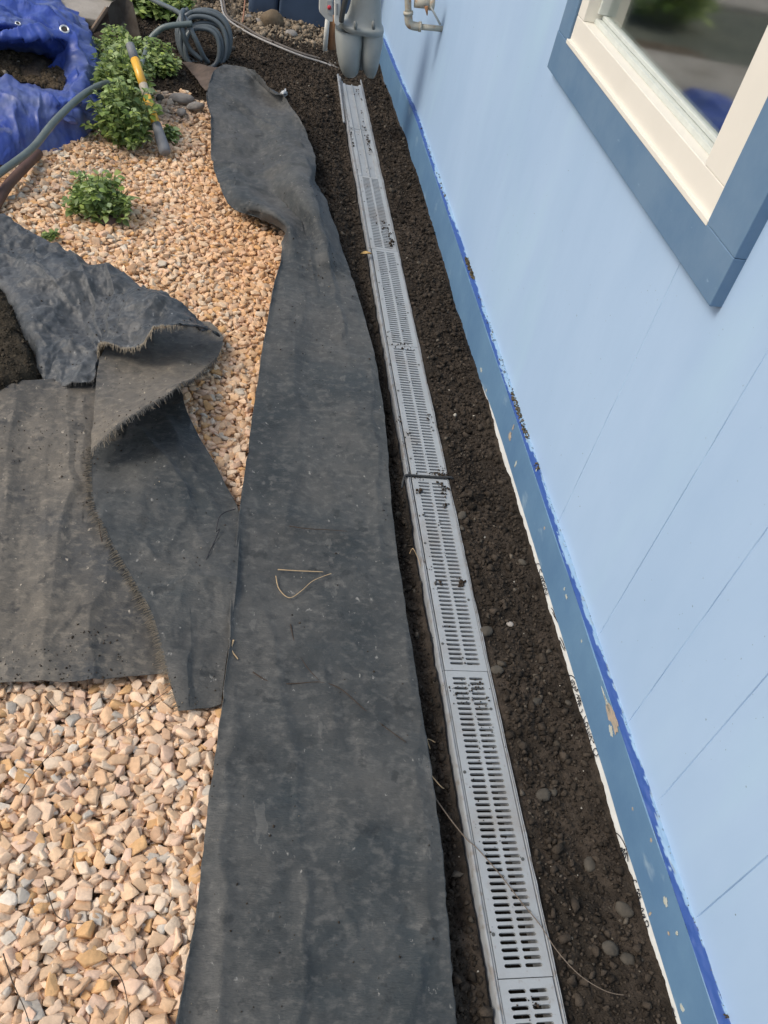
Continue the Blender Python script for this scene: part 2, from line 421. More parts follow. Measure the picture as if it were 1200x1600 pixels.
s4((298, 875), (312, 862), (320, 900), (300, 905)); s4((485, 1480), (500, 1500), (495, 1530), (515, 1550))
for st in strokes:
    q = spath([atw(x, y, SK + .001) for x, y in st], len(st) * 5); q[:, 0] = xw(SK, q[:, 1]) + .0006
    q = q[(q[:, 2] < .029) & (q[:, 2] > -.004)]
    if len(q) > 3:
        ink = MB(); ink.tube(q, .0009, 5); ink.build('handwriting', M_ink, mem)

# window
win = empty('window', (.81, 1.78, .85)); win.parent = house; win.matrix_parent_inverse = Matrix.Translation(-house.location); win.location = (0, 0, 0)
def link_sub(o): o.parent = win; o.matrix_parent_inverse = Matrix.Identity(4); return o
win.location = (0, 0, 0)
win.matrix_parent_inverse = Matrix.Translation(-Vector(house.location))
def wbox(y0, y1, z0, z1, x0, x1, name, mt, bev=.0015):
    """box following the wall's slight turn; x0,x1 are wall-plane constants"""
    V = [(xw(a_, y), y, z) for a_ in (x0, x1) for y in (y0, y1) for z in (z0, z1)]
    Fc = [(0, 1, 3, 2), (4, 6, 7, 5), (0, 2, 6, 4), (1, 5, 7, 3), (0, 4, 5, 1), (2, 3, 7, 6)]
    o = npmesh(name, np.array(V), Fc, mt, None)
    md = o.modifiers.new('b', 'BEVEL'); md.width = bev; md.segments = 2
    return link_sub(o)
TF, TB = SK - .003, SD + .002
wbox(WY0, WY1, WZ0, WZ0 + .089, TF, TB, 'casing', M_trim)
wbox(WY0, WY0 + .119, WZ0 + .0895, WZ1, TF, TB, 'casing', M_trim)
wbox(WY1 - .087, WY1, WZ0 + .0895, WZ1 - .1, TF + .001, TB, 'casing', M_trim)
wbox(WY0 + .12, WY1, WZ1 - .0995, WZ1, TF, TB, 'casing', M_trim)
FY0, FY1, FZ0, FZ1 = WY0 + .1195, WY1 - .0875, WZ0 + .0895, WZ1 - .1
GY0, GY1, GZ0, GZ1 = 1.425, 2.222, .997, 1.80
FX = SK + .004
wbox(FY0, FY1, FZ0, GZ0, FX, SD + .06, 'frame', M_cream)
wbox(FY0, GY0, GZ0 + .0005, GZ1, FX, SD + .06, 'frame', M_cream)
wbox(GY1, FY1, GZ0 + .0005, GZ1, FX, SD + .06, 'frame', M_cream)
wbox(FY0, FY1, GZ1 + .0005, FZ1, FX, SD + .06, 'frame', M_cream)
# thin caulked lip where the cream frame meets the casing
wbox(FY0 - .003, FY1, FZ0 - .004, FZ0 + .006, TF - .0015, FX + .002, 'caulk_bead', M_cream, .001)
# stepped glazing beads
wbox(GY0, GY1, GZ0 - .0, GZ0 + .012, SD + .012, SD + .055, 'glazing_bead', M_bead)
wbox(GY0 + .001, GY1 - .001, GZ0 + .0125, GZ0 + .022, SD + .026, SD + .055, 'glazing_bead', M_bead)
wbox(GY1 - .012, GY1, GZ0 + .0225, GZ1, SD + .012, SD + .055, 'glazing_bead', M_bead)
wbox(GY0, GY0 + .008, GZ0 + .0225, GZ1, SD + .02, SD + .055, 'glazing_bead', M_bead)
mg = bpy.data.materials.new('window_glass'); mg.use_nodes = True
nn = mg.node_tree.nodes; ll = mg.node_tree.links; nn.clear()
out = nn.new('ShaderNodeOutputMaterial'); gl = nn.new('ShaderNodeBsdfGlossy'); gl.inputs['Roughness'].default_value = .055
gl.inputs['Color'].default_value = (.93, .95, .95, 1)
tr = nn.new('ShaderNodeBsdfTransparent'); tr.inputs['Color'].default_value = (.8, .85, .83, 1); mxs = nn.new('ShaderNodeMixShader'); mxs.inputs[0].default_value = .46
ll.new(tr.outputs[0], mxs.inputs[1]); ll.new(gl.outputs[0], mxs.inputs[2]); ll.new(mxs.outputs[0], out.inputs[0])
wbox(GY0 + .002, GY1 - .002, GZ0 + .002, GZ1 - .002, SD + .034, SD + .038, 'glass', mg, .0003)
M_room = mat('dim_room', (.30, .28, .25), rough=.9, var=.3, vscale=3)
V = [(SD + .07, 1.0, .7), (SD + .07, 2.6, .7), (SD + .07, 2.6, 2.1), (SD + .07, 1.0, 2.1), (1.9, .8, .5), (1.9, 3.2, .5), (1.9, 3.2, 2.3), (1.9, .8, 2.3)]
link_sub(npmesh('room_wall', V, [(0, 1, 5, 4), (1, 2, 6, 5), (2, 3, 7, 6), (3, 0, 4, 7), (4, 5, 6, 7)], M_room, None))

# ------------------------------------------------------------------ ground
def FL(y):   # left edge of the long fabric
    return np.interp(y, [0, .39, .95, 1.49, 2.0, 2.6, 2.85, 2.95, 3.13, 3.6, 4.1], [0, .01, .05, .08, .11, .17, .19, .1, -.03, -.09, -.13])
def FR(y):
    return np.interp(y, [0, .37, .63, .96, 1.41, 1.91, 2.6, 3.1, 3.6, 4.1], [.42, .44, .455, .457, .459, .476, .444, .4, .34, .25])
def gravel_w(x, y):   # 1 where the ground is gravel
    e = .04 * fbm(x * 4, y * 4, 3)
    lx = np.where(y < 2.9, FR(y) - .12, np.interp(y, [2.9, 3.6, 4.15, 4.4], [.3, .1, -.12, -.25]))
    return ((x < lx + e) & (y < 4.05 + e * 2 + .25 * np.clip(-x - .1, -.6, .5))).astype(float)
def ground_z(x, y, g=None):
    z = .010 * fbm(x * 5, y * 5, 3, 2)
    soil = 1 - (gravel_w(x, y) if g is None else g)
    w1, i1 = worley(x * 38 + .4 * vn(x * 50, y * 50), y * 38, 1); w2, i2 = worley(x * 85, y * 85, 4); w3, i3 = worley(x * 15, y * 15, 8)
    clod = .011 * np.clip(.55 - w1, 0, 1) * (i1 > -.3) * (1 + i1) + .005 * np.clip(.6 - w2, 0, 1) * (1 + i2) + .022 * np.clip(.42 - w3, 0, 1) * (i3 > .35)
    rough = soil * (clod + .005 * fbm(x * 26, y * 26, 4, 6))
    z = z * (.4 + .6 * soil) + rough
    # level beside the channel and slight fall between fabric and channel
    near = np.exp(-((x - .57) / .075) ** 2) * (y < 4.75)
    z = z * (1 - .65 * near) - .008
    z = z - .022 * np.exp(-((x - .475) / .03) ** 2) * (y < 4.6)
    wl = sstep(.74, .80, x + WB * y)
    z = z * (1 - .6 * wl) + wl * (.004 + .007 * fbm(x * 3, y * 5, 3, 9))
    z = z - .05 * sstep(3.8, 5.0, y) * sstep(.6, .78, x)
    # cut for the channel body
    cut = (x > .512) & (x < .632) & (y < 4.60)
    z = np.where(cut, -.06, z)
    z = z - .012 * (1 - soil)
    return z
xs = np.concatenate([np.arange(-1.6, -.6, .012), np.arange(-.6, .35, .009), np.arange(.35, .87, .0045)])
ysg = np.concatenate([np.arange(-.6, 2.2, .0055), np.arange(2.2, 6.4, .009)])
YYg, XXg = np.meshgrid(ysg, xs, indexing='ij')
gw = gravel_w(XXg, YYg); ZZ = ground_z(XXg, YYg, gw)
br = .5 + .5 * np.clip(fbm(XXg * 6, YYg * 6, 4, 3), -1, 1); fine = .5 + .5 * vn(XXg * 90, YYg * 90, 2)
sc = np.array([.028, .0235, .0185])[None, None] * (1 - br[..., None]) + np.array([.060, .048, .037])[None, None] * br[..., None]
sc = sc * (.75 + .5 * fine[..., None])
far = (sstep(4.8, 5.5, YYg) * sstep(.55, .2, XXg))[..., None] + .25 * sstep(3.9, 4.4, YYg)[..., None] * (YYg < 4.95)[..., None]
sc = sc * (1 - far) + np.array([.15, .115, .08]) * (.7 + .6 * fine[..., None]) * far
gc = np.array([.42, .28, .17])[None, None] * (.6 + .5 * br[..., None])
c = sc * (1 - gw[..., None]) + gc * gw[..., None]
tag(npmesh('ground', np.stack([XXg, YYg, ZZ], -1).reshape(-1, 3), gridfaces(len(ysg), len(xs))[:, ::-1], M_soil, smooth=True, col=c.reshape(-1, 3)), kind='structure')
M_yard = mat('yard_earth', (.16, .13, .10), rough=.95, col2=(.09, .075, .055), vscale=3, bump=.01, bscale=40)
addmix(M_yard, (.3, .27, .22), 30, .55, .68)
tag(npmesh('yard', [(-60, -60, -.075), (60, -60, -.075), (60, 80, -.075), (-60, 80, -.075)], [(0, 1, 2, 3)], M_yard), kind='structure')
M_conc = mat('concrete', (.36, .33, .285), rough=.9, col2=(.27, .25, .21), vscale=6, bump=.002, bscale=90)
addmix(M_conc, (.15, .13, .10), 3, .52, .7, seed=6, maxf=.7)
mb = MB(); mb.box((-9, 4.78, -.05), (-.58, 6.05, .035)); mb.box((-9, 7.9, -.05), (-.50, 9.3, .030))
tag(mb.build('concrete_path', M_conc, bevel=.006), kind='structure')
M_lawn = mat('damp_verge', (.075, .085, .065), rough=.95, col2=(.12, .125, .095), vscale=2.5, bump=.02, bscale=30)
tag(npmesh('verge', [(-9, 6.052, -.01), (-.55, 6.052, -.01), (-.55, 7.898, -.01), (-9, 7.898, -.01)], [(0, 1, 2, 3)], M_lawn), kind='structure')
M_asph = mat('gravel_drive', (.26, .22, .19), rough=.9, var=.35, vscale=2, bump=.003, bscale=150)
tag(npmesh('drive', [(-60, 9.32, -.02), (-.6, 9.32, -.02), (-.6, 40, -.02), (-60, 40, -.02)], [(0, 1, 2, 3)], M_asph), kind='structure')

# ------------------------------------------------------------------ stones
def hull_variants(k, npts, bevel=0, seed=0, rnd=.12):
    out_ = []; r_ = np.random.RandomState(seed)
    for i in range(k):
        bm = bmesh.new(); d = r_.normal(size=(npts, 3)); d /= np.linalg.norm(d, axis=1, keepdims=True)
        d = np.sign(d) * np.abs(d) ** .8
        d *= r_.uniform(1 - rnd, 1 + rnd, (npts, 1))
        vs = [bm.verts.new(p) for p in d]
        res = bmesh.ops.convex_hull(bm, input=vs)
        bmesh.ops.delete(bm, geom=[v for v in bm.verts if not v.link_faces], context='VERTS')
        if bevel: bmesh.ops.bevel(bm, geom=list(bm.edges) , offset=bevel, segments=1, affect='EDGES')
        bmesh.ops.triangulate(bm, faces=bm.faces)
        bm.verts.index_update()
        V = np.array([v.co[:] for v in bm.verts]); Fc = np.array([[v.index for v in f.verts] for f in bm.faces])
        V /= np.abs(V).max(0); out_.append((V, Fc)); bm.free()
    return out_
def scatter(name, pts, scl, variants, cols, material, tilt=.6, seed=0, smooth=False):
    r_ = np.random.RandomState(seed); n = len(pts); VV = []; FF = []; CC = []; off = 0
    which = r_.randint(0, len(variants), n)
    for vi, (V, Fc) in enumerate(variants):
        idx = np.where(which == vi)[0]
        if not len(idx): continue
        a = r_.uniform(0, 2 * np.pi, len(idx)); t = r_.normal(0, tilt, len(idx)); t2 = r_.normal(0, tilt, len(idx))
        P = V[None] * scl[idx][:, None, :]
        def rot(P, ang, i, j):
            c, s = np.cos(ang)[:, None], np.sin(ang)[:, None]; Q = P.copy()
            Q[..., i] = P[..., i] * c - P[..., j] * s; Q[..., j] = P[..., i] * s + P[..., j] * c; return Q
        P = rot(P, t, 1, 2); P = rot(P, t2, 0, 2); P = rot(P, a, 0, 1)
        P = P + pts[idx][:, None, :]; k = len(V)
        VV.append(P.reshape(-1, 3)); FF.append((Fc[None] + (off + np.arange(len(idx)) * k)[:, None, None]).reshape(-1, 3))
        CC.append(np.repeat(cols[idx], k, axis=0)); off += k * len(idx)
    return npmesh(name, np.concatenate(VV), np.concatenate(FF), material, col=np.concatenate(CC), smooth=smooth)
def poisson(x0, x1, y0, y1, sp, seed, jit=.42):
    r_ = np.random.RandomState(seed); X, Y = np.meshgrid(np.arange(x0, x1, sp), np.arange(y0, y1, sp * .87))
    X = X + (np.arange(X.shape[0]) % 2)[:, None] * sp / 2
    return (X + r_.uniform(-jit, jit, X.shape) * sp).ravel(), (Y + r_.uniform(-jit, jit, X.shape) * sp).ravel()
def inpoly(x, y, poly):
    c = np.zeros(x.shape, bool); n = len(poly)
    for i in range(n):
        x0, y0 = poly[i]; x1, y1 = poly[i - 1]
        t = ((y0 > y) != (y1 > y)) & (x < (x1 - x0) * (y - y0) / (y1 - y0 + 1e-12) + x0); c ^= t
    return c
covered = [tuple(at(*q)[:2]) for q in [(-60, 440), (60, 450), (150, 480), (200, 520), (210, 640), (260, 690), (320, 800), (330, 900), (325, 1050), (290, 1060), (240, 1010), (-60, 1010)]]
gravel_cols = np.array([[.74, .52, .33], [.77, .57, .40], [.69, .46, .28], [.80, .64, .47], [.68, .42, .20], [.76, .54, .39], [.56, .51, .43], [.76, .68, .56], [.54, .36, .23], [.76, .50, .28]])
def gravel_layer(sp, seed, zoff, s0, s1, ymin=-.5, ymax=4.45, variants=None, name='gravel'):
    x, y = poisson(-1.35, .32, ymin, ymax, sp, seed)
    k = (gravel_w(x, y) > .5) & ~inpoly(x, y, covered) & ~((x > FL(y) + .09) & (x < FR(y) - .02))
    # keep clear of what lies under the tarp
    k &= ~((x < -.72) & (y > 3.3))
    x, y = x[k], y[k]; r_ = np.random.RandomState(seed + 50); n = len(x)
    ln = s0 + (s1 - s0) * r_.beta(1.6, 2.6, n)
    ln = ln * np.interp(y, [.3, 1.2, 2.5, 3.4], [1.12, 1.05, 1.0, 1.0])
    scl = np.stack([ln * .5, ln * .5 * r_.uniform(.5, .85, n), ln * .5 * r_.uniform(.25, .6, n)], 1)
    z = -.012 + zoff + .008 * fbm(x * 5, y * 5, 2) + r_.uniform(-.003, .005, n)
    ci = r_.choice(len(gravel_cols), n, p=[.20, .21, .14, .14, .05, .12, .04, .04, .03, .03]); c = gravel_cols[ci] * r_.uniform(.86, 1.12, (n, 1))
    dirty = np.exp(-(((x - .02) / .22) ** 2 + ((y - 3.05) / .55) ** 2)) + .5 * np.exp(-(((x - .15) / .12) ** 2 + ((y - 2.5) / .6) ** 2))
    dirty = np.clip(dirty * (1.0 + .5 * vn(x * 9, y * 9)), 0, 1)[:, None]
    c = c * (1 - .42 * dirty) + .42 * dirty * np.array([.62, .34, .15]); c = c * (1 + np.array([.01, -.02, -.08]) * sstep(1.3, 2.4, y)[:, None])
    grey = (np.exp(-(((x + .3) / .25) ** 2 + ((y - 4.0) / .3) ** 2)) * (r_.rand(n) < .7))[:, None]
    c = c * (1 - .6 * grey) + .6 * grey * np.array([.32, .29, .25])
    return np.stack([x, y, z], 1), scl, c
def crushed_variants(k, seed):
    """angular crushed stone: a jittered slab with knocked off corners"""
    out_ = []; r_ = np.random.RandomState(seed)
    for i in range(k):
        sq = np.array([[a_, b_, c_] for a_ in (-1, 1) for b_ in (-1, 1) for c_ in (-1, 1)], float)
        pts_ = []
        for c_ in sq:
            if r_.rand() < .45:      # chip this corner into three points
                for ax in range(3):
                    q = c_.copy(); q[ax] *= r_.uniform(.1, .7); pts_.append(q)
            else: pts_.append(c_ * r_.uniform(.7, 1, 3))
        pts_ = np.array(pts_) + r_.normal(0, .10, (len(pts_), 3)); tp = r_.uniform(-.45, .45); sh_ = r_.uniform(-.35, .35)
        pts_[:, 1] *= 1 + tp * pts_[:, 0]; pts_[:, 0] += sh_ * pts_[:, 1]; pts_[:, 2] *= 1 + .4 * r_.uniform(-1, 1) * pts_[:, 1]
        bm = bmesh.new(); vs = [bm.verts.new(p_) for p_ in pts_]; bmesh.ops.convex_hull(bm, input=vs)
        bmesh.ops.delete(bm, geom=[v for v in bm.verts if not v.link_faces], context='VERTS')
        bmesh.ops.dissolve_limit(bm, angle_limit=.15, verts=bm.verts, edges=bm.edges)
        bmesh.ops.bevel(bm, geom=list(bm.edges), offset=.075, segments=1, affect='EDGES', clamp_overlap=True)
        bmesh.ops.triangulate(bm, faces=bm.faces); bm.verts.index_update()
        V = np.array([v.co[:] for v in bm.verts]); Fc = np.array([[v.index for v in f.verts] for f in bm.faces])
        V /= np.abs(V).max(0); out_.append((V, Fc)); bm.free()
    return out_
hvA = crushed_variants(44, 1)
P = []; Sc = []; Cc = []
for (sp, sd_, zo, s0, s1) in [(.0145, 1, -.003, .016, .026), (.017, 2, .004, .015, .033), (.023, 3, .010, .017, .041)]:
    p, s, c = gravel_layer(sp, sd_, zo, s0, s1); P.append(p); Sc.append(s); Cc.append(c)
P = np.concatenate(P); Sc = np.concatenate(Sc); Cc = np.concatenate(Cc)
nearm = P[:, 1] < 1.6
tag(scatter('gravel', P, Sc, hvA, Cc, M_gravel, .38, 5), kind='stuff', label='cream and tan crushed stone gravel bed', cat='gravel')

# crumbs and small pebbles over the dug soil
def soil_ok(x, y):
    return (gravel_w(x, y) < .5) & ~((x > .500) & (x < .640) & (y < 4.62)) & ~((x < FR(y) - .03) & (y < 4.1)) & (x < xw(.806, y))
x, y = poisson(-.5, .83, -.4, 6.0, .0098, 21); k = soil_ok(x, y) ; x, y = x[k], y[k]
n = len(x); r_ = np.random.RandomState(22); ln = .0045 + .018 * r_.beta(1.0, 4.5, n) + .012 * (r_.rand(n) < .05)
scl = np.stack([ln * .5, ln * .5 * r_.uniform(.7, 1, n), ln * .5 * r_.uniform(.6, .9, n)], 1)
z = ground_z(x, y) + scl[:, 2] * .5
peb = r_.rand(n) < .035
c = np.array([.043, .035, .027]) * r_.uniform(.55, 1.75, (n, 1)); c[peb] = np.array([.11, .095, .075]) * r_.uniform(.6, 1.4, (peb.sum(), 1))
wh = r_.rand(n) < .003; c[wh] = (.5, .47, .4); scl[wh] *= .6
fr = sstep(4.95, 5.35, y) * sstep(.62, .4, x); rk = r_.rand(n) < fr * .6
c[rk] = np.array([.26, .21, .15]) * r_.uniform(.6, 1.4, (rk.sum(), 1)); scl[rk] *= 2.2
tag(scatter('loose_soil', np.stack([x, y, z], 1), scl, hull_variants(20, 12, 0, 9, .2), c, M_crumb, .8, 8, smooth=False),
    kind='stuff', label='loose dark brown soil crumbs and small pebbles', cat='soil')

# single stones one can point to
M_rock = mat('field_stone', (.080, .070, .054), rough=.85, var=.35, vscale=30, bump=.002, bscale=120)
M_rock2 = mat('grey_stone', (.30, .28, .25), rough=.85, var=.3, vscale=30, bump=.002, bscale=120)
M_rock3 = mat('brown_boulder', (.16, .12, .075), rough=.9, var=.35, vscale=20, bump=.003, bscale=80)
def rock(px, py, w, label, mt=M_rock, asp=(1, .75, .55), seed=0, z=None, group='stones lying on the dug soil', rot=None):
    r_ = np.random.RandomState(seed + 100); bm = bmesh.new(); bmesh.ops.create_icosphere(bm, subdivisions=3, radius=1)
    for v in bm.verts:
        q = v.co * 1.1 + Vector((seed * 3.1, seed, 0)); d = 1 + .16 * mnoise.noise(q) + .06 * mnoise.noise(q * 2.7)
        v.co = v.co * d
    me = bpy.data.meshes.new('stone'); bm.to_mesh(me); bm.free()
    for p in me.polygons: p.use_smooth = True
    C = at(px, py, 0); zz = float(ground_z(np.array([C[0]]), np.array([C[1]]))[0]) if z is None else z
    o = link('stone', me, mt); o.location = (C[0], C[1], zz + w * .5 * asp[2] * .45)
    o.scale = (w * .5 * asp[0], w * .5 * asp[1], w * .5 * asp[2]); o.rotation_euler = (r_.uniform(-.2, .2), r_.uniform(-.2, .2), r_.uniform(0, 6.28) if rot is None else rot)
    return tag(o, label=label, cat='stone', group=group)
rock(850, 1240, .034, 'flat oval olive grey stone right of the grates with a smaller stone at its side', seed=1, rot=.3)
rock(866, 1233, .022, 'small rounded stone touching the flat oval stone right of the grates', seed=2)
rock(722, 805, .030, 'grey brown stone against the right edge of the grate just past the black clip', seed=3)
rock(722, 823, .018, 'small pebble against the grate just nearer than the stone by the black clip', seed=4)
rock(815, 880, .024, 'round brown stone in the soil beside the top of the white strip writing', seed=5)
rock(776, 1048, .030, 'rounded stone pressed to the right edge of the grate joint halfway down', seed=6)
rock(760, 985, .034, 'dark stone half buried beside the grate, above the rounded one at the joint', seed=7)
rock(839, 1096, .026, 'pale brown pebble standing alone in the middle of the soil strip', seed=8)
rock(924, 1348, .030, 'blunt tan brown stone in the soil near the lower skirt board', seed=9)
rock(972, 1425, .034, 'tall egg shaped brown stone close to the skirt board near the bottom', seed=10)
rock(950, 1485, .032, 'olive brown stone in the soil near the bottom right, below the egg shaped one', seed=11)
rock(980, 1500, .030, 'dark lumpy clod-like stone beside the olive brown stone near the bottom', seed=12)
rock(797, 975, .018, 'small light pebble close to the grate in the soil strip', seed=13, mt=M_rock2)
rock(887, 1100, .016, 'small grey pebble beside the handwritten white strip', seed=14)
rock(425, 38, .13, 'large round brown boulder in front of the dark blue step', M_rock3, (1, .8, .8), 15, group='stones near the blue step', rot=.2)
rock(403, 32, .05, 'small pale stone left of the round boulder', M_rock2, seed=16, group='stones near the blue step')
rock(388, 27, .06, 'grey stone second left of the round boulder', M_rock2, seed=17, group='stones near the blue step')
rock(455, 55, .07, 'light tan stone just in front of the right side of the boulder', M_rock2, seed=18, group='stones near the blue step')
rock(465, 60, .035, 'small cream stone right of the light tan stone by the step', mat('cream_stone', (.5, .42, .28), rough=.8), seed=19, group='stones near the blue step')
rock(372, 55, .05, 'grey brown cobble beside the cable, between coil and boulder', M_rock, seed=41, group='stones near the blue step')
rock(362, 75, .045, 'cobble right beside the hose coil', M_rock, seed=42, group='stones near the blue step')
rock(284, 160, .11, 'flat oval grey stone on the gravel left of the fabric corner', M_rock2, (1, .6, .4), 20, z=.005, group='grey stones on the gravel', rot=.1)
rock(305, 172, .08, 'pale grey stone touching the fabric beside the flat oval stone', M_rock2, (1, .7, .5), 21, z=.005, group='grey stones on the gravel', rot=.3)
rock(283, 180, .06, 'mottled grey stone nearer than the flat oval stone', M_rock2, (1, .7, .5), 22, z=.005, group='grey stones on the gravel')
rock(250, 158, .05, 'dark grey stone beside the yellow handle', M_rock, (1, .7, .6), 23, z=.005, group='grey stones on the gravel')

# ------------------------------------------------------------------ drain
GX0, GX1 = .5245, .6225; PITCH = .6155; YJ = .431; ROWS = 47
def grate_mesh():
    """one slotted cover, y from 0 (near) to PITCH-.0015, top at z=0"""
    L = PITCH - .0018; w = GX1 - GX0; t = .006
    V = []; Fc = []
    def vert(x, y, z): V.append((x, y, z)); return len(V) - 1
    end = .0125; pit = (L - 2 * end) / ROWS; sw = .0316; rib = .0058; sh = pit * .265
    x_c = w / 2; sl_ = (x_c - rib / 2 - sw, x_c - rib / 2); sr_ = (x_c + rib / 2, x_c + rib / 2 + sw)
    def quad(x0, y0, x1, y1): a = [vert(x0, y0, 0), vert(x1, y0, 0), vert(x1, y1, 0), vert(x0, y1, 0)]; Fc.append(tuple(a))
    quad(0.0012, 0.0, w - .0012, end); quad(0.0012, L - end, w - .0012, L)
    cl0 = sl_[0] - .003; cr1 = sr_[1] + .003
    quad(.0012, end, cl0, L - end); quad(cr1, end, w - .0012, L - end)
    def cell(x0, x1, y0, y1, s0, s1):
        yc = (y0 + y1) / 2; r = sh; cxa, cxb = s0 + r, s1 - r; inn = []; outr = []
        for cxx, a0 in ((cxb, -90), (cxa, 90)):
            for k in range(5):
                th = math.radians(a0 + 45 * k); inn.append((cxx + r * math.cos(th), yc + r * math.sin(th)))
        # matching outer boundary
        outr = [(cxb, y0), (x1, y0), (x1, yc), (x1, y1), (cxb, y1), (cxa, y1), (x0, y1), (x0, yc), (x0, y0), (cxa, y0)]
        I = [vert(a, b, 0) for a, b in inn]; O = [vert(a, b, 0) for a, b in outr]; D = [vert(a, b, -t) for a, b in inn]
        for k in range(10):
            k2 = (k + 1) % 10; Fc.append((I[k], O[k], O[k2], I[k2])); Fc.append((D[k], I[k], I[k2], D[k2]))
    for i in range(ROWS):
        y0 = end + i * pit; y1 = y0 + pit
        cell(cl0, x_c, y0, y1, *sl_); cell(x_c, cr1, y0, y1, *sr_)
    # rim with a small chamfer
    b0 = [(0, 0), (w, 0), (w, L), (0, L)]; ti = [(.0012, 0), (w - .0012, 0), (w - .0012, L), (.0012, L)]
    T = [vert(x, y, 0) for x, y in ti]; B = [vert(x, y, -.0015) for x, y in b0]; C_ = [vert(x, y, -t) for x, y in b0]
    for k in range(4):
        k2 = (k + 1) % 4; Fc.append((T[k], B[k], B[k2], T[k2])); Fc.append((B[k], C_[k], C_[k2], B[k2]))
    # long ribs under the plate
    me = bpy.data.meshes.new('drain_grate'); me.from_pydata(V, [], Fc)
    bm = bmesh.new(); bm.from_mesh(me); bmesh.ops.remove_doubles(bm, verts=bm.verts, dist=.00002); bmesh.ops.recalc_face_normals(bm, faces=bm.faces); bm.to_mesh(me); bm.free()
    me.materials.append(M_grate); return me
gme = grate_mesh()
def screw_mesh():
    mb_ = MB(); a = np.arange(12) * np.pi / 6
    ring = [(.0032 * math.cos(t), .0032 * math.sin(t), .0010) for t in a]; r2 = [(.0036 * math.cos(t), .0036 * math.sin(t), -.001) for t in a]
    mb_.add(ring + r2, [tuple(range(12))] + [(i, 12 + i, 12 + (i + 1) % 12, (i + 1) % 12) for i in range(12)])
    me = bpy.data.meshes.new('screw'); me.from_pydata([tuple(v) for v in mb_.V[0]], [], mb_.F); me.materials.append(M_screw); return me
sme = screw_mesh()
lab = {-1: 'slotted grey drain grate nearest the camera, cut off by the bottom of the photo',
       0: 'clean slotted drain grate crossed by a long thin root, second from the bottom',
       1: 'slotted drain grate on the near side of the black clip with scattered crumbs',
       2: 'slotted drain grate on the far side of the black clip, its far joint muddy',
       3: 'slotted drain grate with a muddy near corner, second beyond the black clip',
       4: 'farthest drain grate whose fine slots still show, a mud clump on its right edge'}
for i in range(-1, 5):
    g = bpy.data.objects.new('drain_grate', gme if i >= -1 else gme); COL.objects.link(g)
    yb = YJ + i * PITCH
    g.location = (GX0, yb + (.004 if i == 2 else 0), 0.0)
    if i == 2: g.scale = (1, .993, 1)
    g.rotation_euler = (0, 0, [.002, 0, -.003, .004, -.002, 0][i + 1])
    g.location.x += [0, 0, .001, .004, .002, .001][i + 1]
    tag(g, label=lab[i], cat='drain grate', group='slotted grates of the trench drain')
    for (sx, sy) in ((.005, .07), (.0875, .20), (.005, .375), (.0875, .52)):
        s_ = bpy.data.objects.new('screw', sme); COL.objects.link(s_); s_.parent = g; s_.location = (sx, sy, 0)
# plain film-covered far covers with a centre rib
def plain_cover(y0, y1, label):
    w = GX1 - GX0; V = []
    prof = [(0, -.006), (0, -.001), (.0015, 0), (.016, 0), (.018, -.0045), (w / 2 - .003, -.0045), (w / 2 - .0012, .0012), (w / 2 + .0012, .0012), (w / 2 + .003, -.0045),
            (w - .018, -.0045), (w - .016, 0), (w - .0015, 0), (w, -.001), (w, -.006)]
    ny = 24; yy_ = np.linspace(y0, y1 - .002, ny)
    G_ = np.array([[(GX0 + x_, y_1, z_) for x_, z_ in prof] for y_1 in yy_])
    V = G_.reshape(-1, 3); f_ = gridfaces(ny, len(prof)).tolist()
    f_.append(list(range(len(prof)))); f_.append([(ny - 1) * len(prof) + k for k in range(len(prof))][::-1])
    o = npmesh('drain_cover', V, [f[::-1] for f in f_], M_grate); o.data.materials.append(M_plain)
    for k_, p_ in enumerate(o.data.polygons):
        if k_ < (ny - 1) * 13 and k_ % 13 in (3, 4, 5, 7, 8, 9): p_.material_index = 1
    return tag(o, label=label, cat='drain cover', group='plain far covers of the trench drain')
yb = YJ + 5 * PITCH
plain_cover(yb, yb + .5, 'smooth grey drain cover just beyond the farthest slotted grate')
plain_cover(yb + .502, yb + 1.06, 'smooth grey drain cover at the far end below the gas meter')
